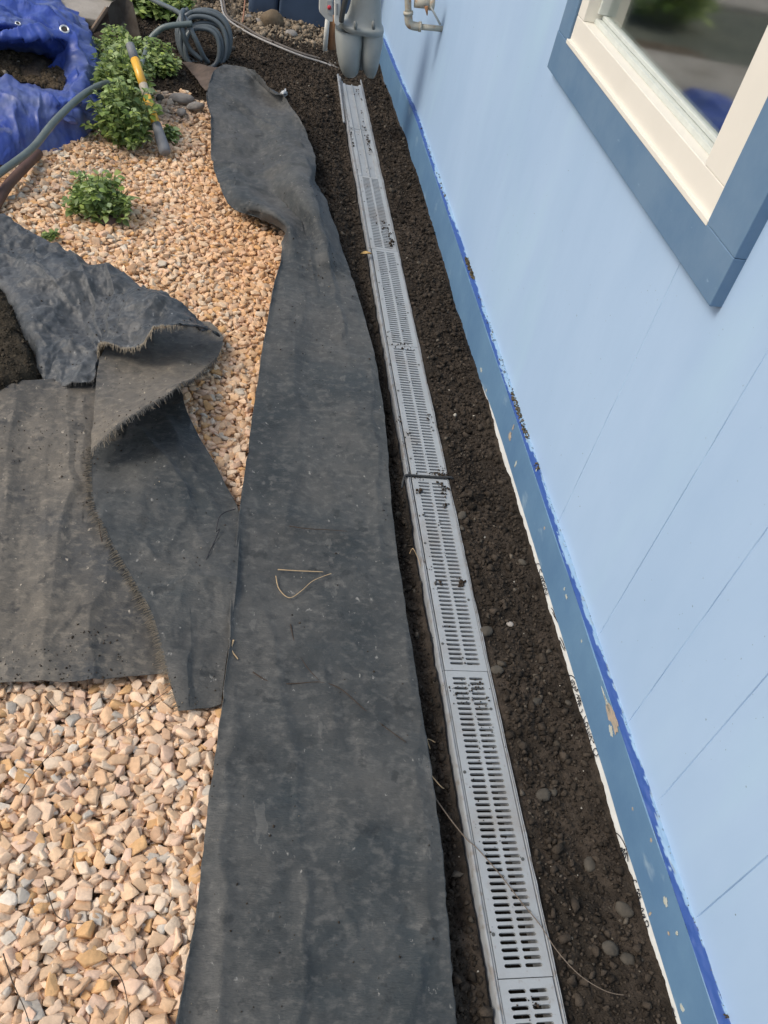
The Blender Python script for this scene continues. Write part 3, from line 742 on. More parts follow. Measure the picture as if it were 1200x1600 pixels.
# channel bodies
def channel(y0, y1, label, jig=0, over=.0):
    root = empty('drain_channel', ((GX0 + GX1) / 2, (y0 + y1) / 2, 0), label=label, cat='drain channel', group='channel lengths of the trench drain')
    ny = max(int((y1 - y0) / .03), 4); yy_ = np.linspace(y0, y1, ny); jag = .0012 * fbm(yy_ * 24, yy_ * 0 + jig, 3)
    o0, o1 = .5135, .6305
    prof = [(o0, -.075, 1), (o0, -.002, 1), (o0 + .003, .0018, 1), (o0 + .0055, .0018, 0), (o0 + .0060, -.0008, 0), (o0 + .0072, -.0008, 0), (o0 + .0077, .0012, 0), (GX0 - .0018, .0012, 0),
            (GX0 - .0018, -.007, 0), (GX0 + .008, -.0075, 0), (GX0 + .009, -.07, 0), (GX1 - .009, -.07, 0), (GX1 - .008, -.0075, 0), (GX1 + .0022, -.007, 0), (GX1 + .0022, .0012, 0),
            (GX1 + .0036, .0014, 0), (GX1 + .0041, -.002, 0), (GX1 + .0056, -.002, 0), (GX1 + .0061, .0008, 0), (o1 - .001, .0004, 1), (o1, -.002, 1), (o1, -.075, 1)]
    G_ = np.array([[(x_ + (jag[i] if e else 0), y_1, z_) for x_, z_, e in prof] for i, y_1 in enumerate(yy_)])
    npmesh('channel_body', G_.reshape(-1, 3), gridfaces(ny, len(prof))[:, ::-1], M_chan, root)
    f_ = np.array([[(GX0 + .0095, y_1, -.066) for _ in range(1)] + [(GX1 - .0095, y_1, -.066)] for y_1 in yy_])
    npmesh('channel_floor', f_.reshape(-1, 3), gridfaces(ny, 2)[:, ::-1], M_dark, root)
    return root
YC = YJ + 2 * PITCH
channel(-.4, YC - .001, 'nearest length of grey drain channel, on the camera side of the black clip', 0)
channel(YC + .004, YJ + 5 * PITCH - .12, 'middle length of grey drain channel beyond the black clip', 3)
channel(YJ + 5 * PITCH - .119, 4.66, 'far length of grey drain channel ending under the gas meter', 6)
# raised scrap of channel wall at the far left end
mb = MB(); a0, a1 = at(525, 122, .01), at(519, 172, .004)
mb.tube(spath([(.503, 4.62, .018), (.502, 4.45, .016), (.501, 4.25, .010), (.500, 4.05, .002)], 14), .0055, 6)
tag(mb.build('edge_trim', M_chan, smooth=True), label='loose pale edging strip lying along the far left end of the drain', cat='edging strip')
# clip across the joint
mb = MB(); cy_ = YC
mb.tube(spath([(.498, cy_ - .035, -.012), (.503, cy_ - .012, .002), (.512, cy_ - .002, .0065), (.54, cy_ + .001, .0045), (.60, cy_ + .002, .004), (.636, cy_ + .004, .004), (.645, cy_ + .004, -.01)], 30), .0034, 8)
tag(mb.build('clip', mat('black_rubber', (.03, .032, .032), rough=.6), smooth=True), label='black rubber clip hooked across a joint of the trench drain', cat='clip')
# crumbs on the grates
pts = []; r_ = np.random.RandomState(5)
def crumbs_at(px, py, n, sx, sy, s=.004):
    C = at(px, py, .002)
    for _ in range(int(n * .7)): pts.append((C[0] + r_.normal(0, sx), C[1] + r_.normal(0, sy), .0008, s * r_.uniform(.3, 1.35)))
for (px, py, n, sx, sy, s) in [(692, 763, 45, .006, .014, .006), (656, 768, 20, .004, .006, .0065), (696, 790, 10, .003, .006, .006), (660, 810, 9, .004, .008, .004), (687, 817, 10, .005, .006, .004),
        (720, 910, 35, .006, .009, .006), (685, 912, 16, .005, .006, .005), (670, 885, 8, .006, .012, .004), (693, 870, 8, .008, .01, .003), (735, 1040, 4, .01, .01, .004), (700, 978, 8, .004, .004, .005),
        (715, 1080, 40, .018, .012, .004), (750, 1085, 30, .012, .02, .004), (762, 1100, 10, .003, .03, .004), (690, 742, 60, .014, .006, .005), (650, 745, 30, .012, .008, .004), (628, 690, 12, .008, .02, .004),
        (620, 660, 18, .008, .012, .005), (637, 678, 8, .006, .006, .006), (690, 740, 30, .01, .01, .006), (630, 543, 40, .014, .012, .005), (646, 600, 12, .008, .02, .004), (610, 575, 10, .01, .03, .004), (672, 655, 16, .006, .02, .005),
        (605, 365, 30, .012, .04, .006), (612, 380, 25, .006, .02, .008), (600, 355, 16, .01, .02, .006), (570, 200, 36, .004, .10, .006), (576, 225, 40, .004, .06, .007), (548, 208, 20, .004, .07, .005), (553, 228, 8, .003, .02, .007),
        (560, 150, 14, .01, .08, .006), (640, 700, 30, .02, .08, .003), (700, 950, 40, .025, .12, .0026), (760, 1250, 40, .025, .12, .0026), (800, 1400, 24, .03, .12, .0022), (750, 1130, 40, .02, .07, .003),
        (600, 440, 50, .03, .25, .003), (610, 480, 30, .03, .2, .004), (580, 300, 40, .03, .25, .004), (834, 1580, 12, .006, .01, .005), (825, 1590, 10, .02, .02, .003)]:
    crumbs_at(px, py, n, sx, sy, s)
pts = np.array(pts); k = (pts[:, 0] > .509) & (pts[:, 0] < .634); pts = pts[k]
c = np.array([.05, .038, .028]) * r_.uniform(.6, 1.5, (len(pts), 1))
tag(scatter('soil_crumbs', pts[:, :3] + np.array([0, 0, 1]) * (pts[:, 3:] * .3), np.stack([pts[:, 3] * .55, pts[:, 3] * .5, pts[:, 3] * .38], 1), hull_variants(10, 11, 0, 12, .25), c, M_crumb, .5, 9),
    kind='stuff', label='dark soil crumbs sprinkled over the drain grates', cat='soil')

# ------------------------------------------------------------------ fabrics
def wr(G, parts):
    """displace a grid along its normal by functions of world x,y"""
    N = normals(G); h = sum(f(G[..., 0], G[..., 1]) for f in parts)
    return G + N * h[..., None]
def tents(lines):
    """sharp raised folds along world polylines: list of (pixel polyline with z, width, height)"""
    segs = []
    for pl, w, a in lines:
        q = [at(*p)[:2] for p in pl]
        for i in range(len(q) - 1): segs.append((q[i], q[i + 1], w, a))
    def f(x, y):
        h = np.zeros(x.shape); xx = x + .012 * vn(x * 14, y * 14, 7); yy = y + .012 * vn(x * 14 + 5, y * 14, 8)
        for p, q, w, a in segs:
            d = q - p; L = d @ d + 1e-9; t = np.clip(((xx - p[0]) * d[0] + (yy - p[1]) * d[1]) / L, 0, 1)
            dx = xx - p[0] - t * d[0]; dy = yy - p[1] - t * d[1]; ds = np.hypot(dx, dy); sd_ = np.sign(dx * d[1] - dy * d[0])
            k = a * np.clip(1 - ds / (w * np.where(sd_ > 0, 1, .45)), 0, 1) ** 1.3
            h = np.where(np.abs(k) > np.abs(h), k, h)
        return h
    return f
def fringe(G_edge, outdir, n, ln, material, parent, seed=0, rad=.0006, droop=.004, name='frayed_edge'):
    r_ = np.random.RandomState(seed); mb_ = MB(); k = len(G_edge)
    for i in range(n):
        t = r_.uniform(0, k - 1.001); a = int(t); p = G_edge[a] * (1 - t + a) + G_edge[a + 1] * (t - a)
        d = outdir if outdir.ndim == 1 else outdir[a]
        L = ln * r_.uniform(.3, 1.15); side = r_.normal(0, .22, 3) * np.array([1, 1, .4]); d2 = d + side
        mb_.tube([p - d * .004, p + d2 * L * .5 + np.array([0, 0, .0008]), p + d2 * L - np.array([0, 0, droop * r_.uniform(0, 1)])], [rad, rad * .9, rad * .5], 3, False)
    return mb_.build(name, material, parent)

# long strip
rows = [[(256, 1760, .032), (370, 1760, .034), (480, 1760, .034), (600, 1760, .034), (725, 1760, .03)],
        [(283, 1600, .032), (385, 1600, .036), (495, 1600, .034), (610, 1600, .037), (712, 1600, .030)],
        [(305, 1450, .032), (405, 1450, .035), (505, 1450, .035), (600, 1450, .034), (699, 1450, .030)],
        [(322, 1280, .031), (405, 1280, .034), (500, 1280, .034), (595, 1280, .036), (684, 1280, .030)],
        [(345, 1100, .033), (420, 1100, .038), (500, 1100, .034), (580, 1100, .033), (657, 1100, .030)],
        [(361, 950, .045), (430, 950, .040), (500, 950, .035), (570, 950, .034), (634, 950, .028)],
        [(375, 800, .050), (430, 800, .044), (492, 800, .037), (555, 800, .036), (613, 800, .030)],
        [(395, 650, .042), (445, 650, .043), (498, 650, .038), (552, 650, .038), (600, 650, .032)],
        [(411, 545, .046), (452, 545, .048), (497, 545, .040), (545, 545, .040), (582, 545, .032)],
        [(428, 450, .052), (458, 450, .057), (490, 450, .048), (527, 450, .044), (556, 450, .034)],
        [(437, 410, .058), (462, 420, .066), (488, 425, .056), (520, 424, .052), (547, 424, .034)],
        [(441, 383, .050), (456, 385, .082), (483, 398, .070), (514, 398, .085), (539, 398, .034)],
        [(443, 366, .045), (450, 352, .105), (470, 355, .060), (501, 350, .105), (519, 350, .034)],
        [(405, 345, .045), (418, 326, .105), (442, 320, .050), (480, 313, .125), (505, 310, .034)],
        [(362, 327, .042), (376, 303, .078), (415, 288, .042), (466, 284, .125), (492, 282, .040)],
        [(342, 288, .045), (362, 266, .060), (408, 250, .040), (462, 256, .095), (493, 256, .070)],
        [(332, 240, .050), (362, 222, .055), (400, 212, .058), (448, 212, .095), (484, 226, .050)],
        [(322, 185, .060), (350, 175, .065), (385, 170, .070), (430, 172, .075), (470, 190, .085)],
        [(318, 145, .075), (340, 140, .070), (372, 138, .070), (408, 140, .075), (445, 155, .105)],
        [(331, 116, .085), (347, 115, .082), (370, 114, .085), (392, 117, .095), (420, 130, .120)],
        [(346, 103, .090), (356, 103, .092), (370, 103, .098), (385, 106, .106), (402, 114, .125)]]
G = patch(rows, 460, 120)
edge = lambda x, y: np.clip(np.minimum(x - FL(y), FR(y) - x) / .04, 0, 1)
for j_ in range(9): G[:, j_, 2] += .011 * (1 - j_ / 9) ** 1.5 * (.55 + .45 * np.sin(np.linspace(0, 31, 460)))
G = wr(G, [tents([([(350, 150, .06), (400, 185, .06), (470, 235, .06)], .045, .018), ([(335, 250, .05), (400, 268, .05), (470, 285, .05)], .035, .015), ([(345, 285, .05), (420, 300, .05), (450, 330, .05)], .03, .012),
                  ([(470, 258, .06), (478, 320, .06), (515, 420, .05), (535, 520, .04)], .045, .009), ([(455, 330, .06), (480, 385, .05), (500, 460, .04)], .035, .006),
                  ([(425, 520, .05), (500, 545, .04), (580, 560, .04)], .04, .004), ([(480, 470, .04), (455, 560, .04), (470, 700, .04), (440, 830, .04)], .05, .0045), ([(430, 600, .04), (520, 640, .04), (600, 650, .04)], .04, .003), ([(560, 900, .03), (500, 1000, .03), (520, 1150, .03)], .05, .0035), ([(575, 560, .04), (588, 700, .04), (600, 860, .04)], .03, .004),
                  ([(380, 800, .04), (470, 812, .04), (600, 850, .04)], .03, .005), ([(415, 970, .04), (440, 1080, .04), (470, 1300, .04)], .04, .004), ([(640, 1000, .03), (655, 1200, .03), (668, 1500, .03)], .05, .005),
                  ([(370, 1100, .03), (350, 1300, .03), (345, 1600, .03)], .05, .006), ([(480, 1380, .03), (470, 1600, .03)], .03, .005), ([(520, 1380, .03), (555, 1450, .03)], .02, .003), ([(660, 1480, .03), (645, 1600, .03)], .04, .006)]),
           lambda x, y: .0020 * ridge(x * 7 + y * 1.5, y * 2.2, 3, 11) * (.4 + .6 * sstep(2.2, 3.0, y)),
           lambda x, y: .0022 * fbm(x * 9, y * 5, 3, 12), lambda x, y: .0007 * fbm(x * 40, y * 30, 2, 13),
           lambda x, y: .020 * facets(x * 5.5, y * 3.5, 4, 15) * sstep(2.3, 3.2, y), lambda x, y: .0065 * facets(x * 6 + y * .8, y * 1.6, 4, 19)])
# ragged edges
r_e = .0016 * fbm(np.arange(460) * .35, np.zeros(460), 3)
G[:, 0, 0] += r_e; G[:, -1, 0] += r_e[::-1]
strip = sheet('landscape_fabric', G, M_fab)
tag(strip, label='long strip of dusty black woven landscape fabric laid beside the trench drain', cat='landscape fabric')
corner = patch([[(283, 96, .02), (300, 98, .03), (330, 104, .075), (352, 104, .09)], [(295, 108, .02), (308, 116, .035), (325, 124, .06), (338, 120, .08)], [(314, 134, .05), (318, 138, .055), (322, 142, .065), (326, 138, .075)]], 26, 40)
corner = wr(corner, [lambda x, y: .004 * ridge(x * 14, y * 9, 2, 3)])
M_under = mat('muddy_fabric_underside', (.12, .09, .07), rough=.85, var=.5, vscale=14, bump=.001, bscale=200)
o = sheet('muddy_corner', corner, M_under, strip); o['label'] = 'mud brown turned over corner'

# soil that rides on the strip fold
x, y = [], []
C1 = [at(455, 262, .07), at(452, 300, .065)]
r_ = np.random.RandomState(3); n = 260; t = r_.rand(n)[:, None]
p = C1[0] * (1 - t) + C1[1] * t + r_.normal(0, 1, (n, 3)) * np.array([.007, .012, .001]); 
hl = np.stack([p[:, 0], p[:, 1], p[:, 2]], 1); ls = .004 + .010 * r_.beta(1.2, 4, n)
tag(scatter('fold_soil', hl, np.stack([ls * .6, ls * .5, ls * .4], 1), hull_variants(8, 11, 0, 15, .25), np.array([.11, .08, .05]) * r_.uniform(.5, 1.5, (n, 1)), M_crumb, .6, 4),
    kind='stuff', label='brown soil caught in the fold near the far end of the fabric strip', cat='soil')
# lower-left sheet C
rows = [[(-120, 585, .03), (-40, 590, .03), (30, 596, .035), (90, 590, .03), (150, 575, .03), (185, 560, .03)],
        [(-120, 680, .034), (-40, 690, .034), (30, 690, .036), (90, 690, .034), (135, 690, .034), (190, 680, .024)],
        [(-120, 800, .034), (-40, 800, .036), (30, 800, .034), (90, 800, .036), (140, 800, .032), (200, 790, .024)],
        [(-120, 920, .034), (-40, 920, .034), (40, 920, .035), (110, 920, .034), (180, 918, .030), (250, 905, .026)],
        [(-120, 1010, .034), (-40, 1010, .034), (50, 1010, .034), (130, 1008, .034), (200, 1004, .030), (275, 995, .026)],
        [(-120, 1070, .028), (-40, 1066, .028), (50, 1066, .030), (130, 1066, .030), (200, 1057, .028), (282, 1050, .024)]]
G = patch(rows, 260, 220)
G = wr(G, [tents([([(20, 620, .03), (10, 800, .03), (-20, 1000, .03)], 0.090, 0.0062), ([(100, 620, .03), (110, 760, .03), (60, 1060, .03)], 0.075, 0.0074), ([(130, 640, .03), (135, 800, .03)], 0.053, 0.0043),
                  ([(180, 860, .03), (150, 960, .03), (140, 1060, .03)], 0.060, 0.0074), ([(90, 830, .03), (75, 960, .03), (50, 1060, .03)], 0.045, 0.0062), ([(150, 930, .03), (70, 1020, .03)], 0.030, 0.0037)]),
           lambda x, y: .006 * facets(x * 9, y * 1.8, 4, 21), lambda x, y: .0022 * ridge(x * 6.5 + y * 1.2, y * 1.3, 2, 21), lambda x, y: .0025 * fbm(x * 11, y * 6, 4, 22), lambda x, y: .0008 * fbm(x * 45, y * 35, 2, 23)])
sh_low = sheet('landscape_fabric', G, M_fabB)
tag(sh_low, label='wide sheet of mud stained black fabric lying over the gravel at the left edge', cat='landscape fabric')
# flap D
rows = [[(150, 655, .02), (185, 630, .012), (220, 608, .012), (250, 596, .012), (284, 606, .018)],
        [(142, 712, .05), (180, 690, .026), (225, 668, .016), (262, 650, .018), (292, 642, .034)],
        [(141, 752, .055), (190, 735, .044), (235, 715, .042), (280, 700, .045), (318, 690, .036)],
        [(148, 800, .052), (200, 785, .048), (250, 770, .048), (300, 755, .048), (348, 745, .036)],
        [(175, 852, .050), (225, 842, .048), (275, 830, .050), (325, 820, .052), (374, 800, .040)],
        [(205, 902, .048), (245, 897, .052), (290, 890, .056), (335, 880, .062), (373, 862, .058)],
        [(232, 952, .046), (265, 948, .048), (298, 942, .050), (335, 935, .052), (368, 925, .052)],
        [(248, 1002, .044), (276, 1001, .048), (303, 999, .042), (330, 996, .040), (360, 992, .040)],
        [(262, 1052, .040), (285, 1054, .045), (305, 1053, .038), (328, 1050, .036), (352, 1045, .038)],
        [(279, 1111, .026), (297, 1109, .030), (312, 1106, .027), (329, 1103, .028), (345, 1097, .032)]]
G = patch(rows, 240, 120)
G = wr(G, [tents([([(215, 660, .04), (270, 740, .05), (300, 790, .05)], 0.037, 0.0078), ([(260, 650, .03), (300, 730, .04), (340, 800, .05)], 0.037, 0.0052), ([(230, 920, .05), (300, 905, .05), (370, 915, .05)], 0.044, 0.0078),
                  ([(170, 820, .05), (240, 870, .05), (275, 880, .05)], 0.037, 0.0046), ([(300, 780, .05), (270, 850, .05)], 0.025, 0.0039), ([(290, 960, .045), (300, 1090, .03)], 0.031, 0.0039)]),
           lambda x, y: .013 * facets(x * 8, y * 5, 4, 31), lambda x, y: .0018 * fbm(x * 12, y * 9, 3, 32)])
flap = sheet('landscape_fabric', G, M_fab)
tag(flap, label='folded over fabric flap with a pale frayed edge reaching down to the gravel', cat='landscape fabric')
e = G[:, 0]; dl = np.gradient(e, axis=0); dl /= np.linalg.norm(dl, axis=1, keepdims=True)
od = np.stack([-dl[:, 1], dl[:, 0], dl[:, 2] * 0 - .1], 1); od = np.where((od[:, :1] > 0), -od, od); od[:, 2] = -.15
fringe(e[20:], od[20:], 330, .016, M_threadl, flap, 1)
fringe(e[5:150], od[5:150], 200, .012, M_thread, flap, 2)
# tongue B (columns run left to right)
rows = [[(166, 535, .05), (205, 530, .03), (245, 515, .02), (290, 500, .02), (325, 500, .025), (346, 520, .032)],
        [(153, 575, .062), (200, 565, .045), (245, 548, .032), (290, 530, .028), (326, 520, .03), (349, 527, .036)],
        [(149, 620, .075), (196, 605, .078), (242, 580, .065), (288, 556, .050), (325, 541, .042), (347, 538, .042)],
        [(146, 665, .080), (190, 640, .110), (238, 610, .115), (287, 582, .090), (322, 562, .056), (343, 548, .048)],
        [(143, 706, .085), (182, 668, .150), (234, 634, .175), (284, 602, .145), (318, 576, .075), (340, 556, .052)]]
G = patch(rows, 110, 200)
G = wr(G, [lambda x, y: .009 * facets(x * 9, y * 6, 4, 41), lambda x, y: .0015 * fbm(x * 16, y * 12, 3, 42)])
tong = sheet('landscape_fabric', G, M_fabB)
tag(tong, label='dusty curled tongue of fabric between the crumpled piece and the dark flap', cat='landscape fabric')
fringe(G[-1], np.array([.35, -.8, -.25]), 420, .014, M_thread, tong, 5, .0007)
fringe(G[-1], np.array([.35, -.8, -.25]), 60, .022, M_threadl, tong, 6, .0005)
# crumpled piece A
rows = [[(-90, 300, .07), (-30, 325, .075), (25, 350, .07), (65, 368, .08), (112, 393, .085), (160, 412, .09), (202, 430, .11), (245, 454, .13), (290, 484, .12), (322, 504, .09), (345, 524, .055)],
        [(-90, 345, .05), (-30, 368, .06), (25, 395, .07), (65, 420, .075), (110, 440, .09), (155, 450, .095), (197, 460, .11), (238, 474, .145), (280, 492, .145), (316, 504, .11), (343, 522, .06)],
        [(-90, 390, .06), (-30, 405, .07), (22, 432, .06), (60, 465, .07), (103, 495, .055), (150, 500, .06), (186, 498, .08), (228, 494, .13), (270, 499, .152), (311, 505, .12), (341, 520, .065)],
        [(-90, 415, .05), (-30, 425, .05), (19, 455, .055), (56, 510, .06), (95, 550, .045), (145, 548, .05), (176, 522, .07), (217, 515, .125), (262, 505, .172), (306, 506, .145), (338, 518, .07)],
        [(-90, 430, .03), (-30, 440, .03), (16, 478, .03), (62, 585, .035), (82, 603, .032), (146, 600, .045), (163, 548, .07), (204, 541, .120), (254, 511, .175), (301, 507, .15), (336, 517, .080)]]
G = patch(rows, 190, 380)
G = wr(G, [tents([([(165, 545, .07), (120, 480, .07), (30, 400, .07)], .035, .012), ([(165, 545, .07), (140, 470, .07), (110, 400, .07)], .03, .012), ([(168, 540, .07), (175, 470, .08), (165, 420, .09)], .03, .012),
                  ([(172, 538, .08), (210, 480, .09), (225, 455, .1)], .035, .012), ([(180, 538, .08), (250, 490, .12), (310, 503, .1)], .03, .010), ([(40, 450, .05), (95, 455, .06), (160, 430, .08)], .02, .011),
                  ([(10, 400, .06), (60, 425, .06), (90, 455, .06)], .025, .012), ([(35, 390, .06), (70, 410, .07), (100, 405, .08)], .02, .01), ([(60, 520, .04), (110, 545, .04), (150, 560, .04)], .03, .008)]),
           lambda x, y: .019 * facets(x * 11, y * 8, 4, 51, .5) * (.3 + .8 * np.clip(fbm(x * 3, y * 3, 2, 5) + .6, 0, 1)), lambda x, y: .0022 * fbm(x * 14, y * 11, 3, 52)])
crump = sheet('landscape_fabric', G, M_fabA)
tag(crump, label='crumpled blue grey fabric piece with a curled lip over a dark hollow', cat='landscape fabric')
fringe(G[-1][215:372], np.array([.1, -.85, -.3]), 330, .016, M_threadl, crump, 7, .0006)
fringe(G[-1][100:240], np.array([.1, -.8, -.2]), 90, .012, M_thread, crump, 8)

# dirt heap inside the crumpled piece
gx = np.arange(-1.1, -.30, .006); gy = np.arange(1.7, 2.8, .006); YYd, XXd = np.meshgrid(gy, gx, indexing='ij')
poly = [tuple(at(*q)[:2]) for q in [(-140, 420, .03), (0, 452, .03), (20, 482, .03), (40, 535, .03), (58, 582, .03), (40, 600, .03), (0, 612, .03), (-140, 640, .03)]]
cxd = np.mean([p_[0] for p_ in poly]); cyd = np.mean([p_[1] for p_ in poly])
ins = inpoly(XXd, YYd, poly)
# distance-like falloff
acc = ins.astype(float)
for _ in range(9): acc = (acc + np.roll(acc, 1, 0) + np.roll(acc, -1, 0) + np.roll(acc, 1, 1) + np.roll(acc, -1, 1)) / 5
w1, i1 = worley(XXd * 60, YYd * 60, 3)
zd = .012 + .045 * acc + (.010 * np.clip(.5 - w1, 0, 1) * (1 + i1) + .006 * fbm(XXd * 30, YYd * 30, 3, 4)) * (acc > .2)
brd = .5 + .5 * vn(XXd * 60, YYd * 60)
cd = np.array([.045, .038, .027]) * (.6 + .9 * brd[..., None])
keep = acc > .08
idx = -np.ones(keep.shape, int); idx[keep] = np.arange(keep.sum())
fq = gridfaces(*keep.shape); fl = idx.ravel()[fq]; fl = fl[(fl >= 0).all(1)][:, ::-1]
Vd = np.stack([XXd, YYd, zd], -1)[keep]
tag(npmesh('dirt_heap', Vd, fl, M_soil, smooth=True, col=cd[keep]), kind='stuff', label='heap of dark soil on the fabric at the left edge', cat='soil')
k = r_.choice(len(Vd), 2600); pp = Vd[k] + r_.normal(0, .002, (2600, 3)); ln = .003 + .011 * r_.beta(1.2, 4, 2600)
tag(scatter('dirt_crumbs', pp, np.stack([ln * .5, ln * .45, ln * .38], 1), hull_variants(10, 11, 0, 14, .25), np.array([.05, .042, .03]) * r_.uniform(.6, 1.8, (2600, 1)), M_crumb, .6, 4),
    kind='stuff', label='soil crumbs over the dirt heap on the fabric', cat='soil')

# ------------------------------------------------------------------ tarp
M_tarp = mat('blue_tarpaulin', (.038, .070, .30), rough=.42, spec=.4, col2=(.055, .10, .38), vscale=5, bump=.0015, bscale=45)
addmix(M_tarp, (.15, .18, .29), 6, .44, .66, seed=4, detail=8, maxf=.75)
addmix(M_tarp, (.10, .15, .36), 40, .5, .7, seed=2, detail=8, maxf=.5)
addmix(M_tarp, (.30, .30, .28), 22, .62, .76, vec_scale=(1, .5, 1), seed=9, detail=8, maxf=.5)
rows = [[(-260, 20, .10), (-130, -30, .14), (-40, -45, .12), (30, -45, .10), (85, -22, .06), (105, -8, .02)],
        [(-260, 60, .20), (-130, 20, .25), (-40, 5, .24), (30, 5, .20), (90, 15, .12), (124, 22, .02)],
        [(-260, 90, .22), (-130, 50, .28), (-40, 32, .27), (30, 34, .24), (95, 48, .16), (143, 62, .02)],
        [(-260, 105, .16), (-130, 66, .20), (-40, 50, .20), (30, 52, .20), (100, 62, .16), (152, 92, .02)],
        [(-260, 120, .16), (-130, 80, .20), (-40, 64, .20), (40, 66, .22), (112, 62, .20), (160, 118, .02)],
        [(-260, 150, .04), (-130, 110, .03), (-40, 92, .03), (40, 92, .04), (112, 96, .14), (165, 138, .02)],
        [(-260, 190, .05), (-130, 148, .04), (-40, 122, .04), (50, 122, .05), (116, 124, .12), (167, 160, .02)],
        [(-260, 214, .12), (-130, 166, .13), (-40, 130, .13), (50, 150, .13), (120, 158, .12), (163, 184, .02)],
        [(-260, 240, .15), (-130, 190, .16), (-40, 160, .15), (50, 170, .12), (112, 178, .10), (152, 200, .015)],
        [(-260, 290, .11), (-130, 240, .11), (-40, 208, .10), (40, 200, .09), (95, 200, .06), (125, 218, .01)],
        [(-260, 340, .02), (-130, 305, .02), (-40, 268, .02), (10, 258, .01), (60, 244, .01), (95, 232, .01)]]
G = patch(rows, 300, 300)
ef = np.minimum(1, np.minimum(np.linspace(0, 8, 300)[:, None], np.linspace(8, 0, 300)[:, None]))
TL = [([(-60, 12, .2), (0, 12, .2), (60, 16, .2), (95, 52, .15)], .05, .03), ([(-60, 30, .2), (40, 31, .2), (85, 50, .18)], .04, -.02), ([(-40, 72, .2), (60, 62, .22), (112, 60, .2)], .05, .035),
      ([(112, 60, .2), (128, 100, .15), (142, 122, .08)], .06, .035), ([(108, 68, .18), (116, 100, .12), (122, 138, .08)], .03, .02), ([(112, 140, .13), (142, 122, .06)], .04, .02),
      ([(-60, 116, .15), (0, 128, .14), (60, 142, .13), (130, 154, .1)], .04, .018), ([(0, 122, .15), (45, 145, .13), (85, 170, .1)], .045, .022), ([(48, 134, .14), (85, 160, .11), (115, 172, .08)], .04, .02),
      ([(-40, 140, .15), (0, 160, .12), (30, 185, .09)], .05, .018), ([(60, 165, .1), (62, 215, .05)], .03, .014), ([(20, 180, .1), (30, 225, .05)], .04, .014), ([(100, 185, .08), (140, 185, .04)], .05, -.015),
      ([(130, 50, .1), (150, 100, .06), (160, 130, .04)], .05, .02), ([(60, -10, .15), (110, 30, .1)], .06, .02), ([(-40, 200, .08), (20, 240, .03)], .05, .014), ([(88, 72, .1), (98, 110, .1)], .025, .016)]
G = wr(G, [tents(TL), lambda x, y: .027 * facets(x * 5.2 + y * 1.6, y * 2.8 - x * 1.6, 4, 61, .5), lambda x, y: .011 * facets(x * 17, y * 12, 3, 64)])
G[..., 2] = np.maximum(G[..., 2], .004)
tarp = sheet('tarp', G, M_tarp, thick=.0012)
for p_ in tarp.data.polygons: pass
tag(tarp, label='crumpled blue plastic tarp heaped around dark soil at the top left', cat='tarp')
M_brass = mat('grommet_metal', (.75, .76, .74), rough=.3, metal=.6)
def surf_near(G_, p):
    """closest grid point of G_ to the ray through pixel p (frontmost)"""
    r = ray(*p); r = r / np.linalg.norm(r); q = G_.reshape(-1, 3) - np.array([0, 0, H]); t = q @ r; d = np.linalg.norm(q - t[:, None] * r, axis=1)
    k = np.where(d < d.min() + .006)[0]; k = k[np.argmin(t[k])]; return G_.reshape(-1, 3)[k], normals(G_).reshape(-1, 3)[k]
for p_, gr_ in (((100, 44), .0155), ((29, 35), .009)):
    q, nrm = surf_near(G, p_); nrm = Vector(nrm); tdir = Vector((0, 0, H)) - Vector(q); nrm = (nrm * 1.6 + tdir.normalized()).normalized()
    u_ = nrm.orthogonal().normalized(); v_ = nrm.cross(u_); mb = MB()
    mb.tube([np.array(Vector(q) + nrm * .003 + (u_ * math.cos(t) + v_ * math.sin(t)) * gr_) for t in np.linspace(0, 2 * math.pi, 25)], gr_ * .27, 8, False)
    o = mb.build('grommet', M_brass, tarp, smooth=True)
    mb = MB(); ring = [np.array(Vector(q) + nrm * .0035 + (u_ * math.cos(t) + v_ * math.sin(t)) * gr_ * .85) for t in np.linspace(0, 2 * math.pi, 17)[:-1]]
    mb.add(ring, [tuple(range(16))]); mb.build('grommet_hole', M_dark, tarp)
# soil caught in the tarp
n = 9000; r_ = np.random.RandomState(31)
cA = at(5, 95, .12); px_ = r_.uniform(-230, 100, n); py_ = r_.uniform(70, 135, n)
lo = np.interp(px_, [-230, 0, 20, 60, 100], [95, 68, 72, 84, 112]); hi = np.interp(px_, [-230, -60, 0, 40, 90, 100], [150, 125, 118, 122, 136, 134])
k = (py_ > lo) & (py_ < hi); px_, py_ = px_[k], py_[k]
pp = np.array([at(a_, b_, .115) for a_, b_ in zip(px_, py_)])
pp[:, 2] += .02 * fbm(pp[:, 0] * 12, pp[:, 1] * 9, 3) ; ln = .010 + .022 * r_.beta(1.2, 4, len(pp))
cs = np.array([.075, .058, .038]) * r_.uniform(.5, 1.6, (len(pp), 1)); cs[r_.rand(len(pp)) < .02] = (.3, .26, .2)
tag(scatter('tarp_soil', pp, np.stack([ln * .6, ln * .55, ln * .5], 1), hull_variants(10, 12, 0, 16, .2), cs, M_crumb, .6, 4),
    kind='stuff', label='dark soil and pebbles caught in the folds of the blue tarp', cat='soil')
gx = np.linspace(0, 1, 60)
rowsS = [[(-240, 95, .105), (-100, 78, .105), (0, 66, .105), (40, 74, .105), (102, 108, .10)], [(-240, 120, .11), (-100, 95, .11), (0, 92, .12), (50, 100, .12), (104, 122, .105)], [(-240, 160, .10), (-100, 135, .10), (0, 124, .10), (45, 128, .10), (96, 138, .10)]]
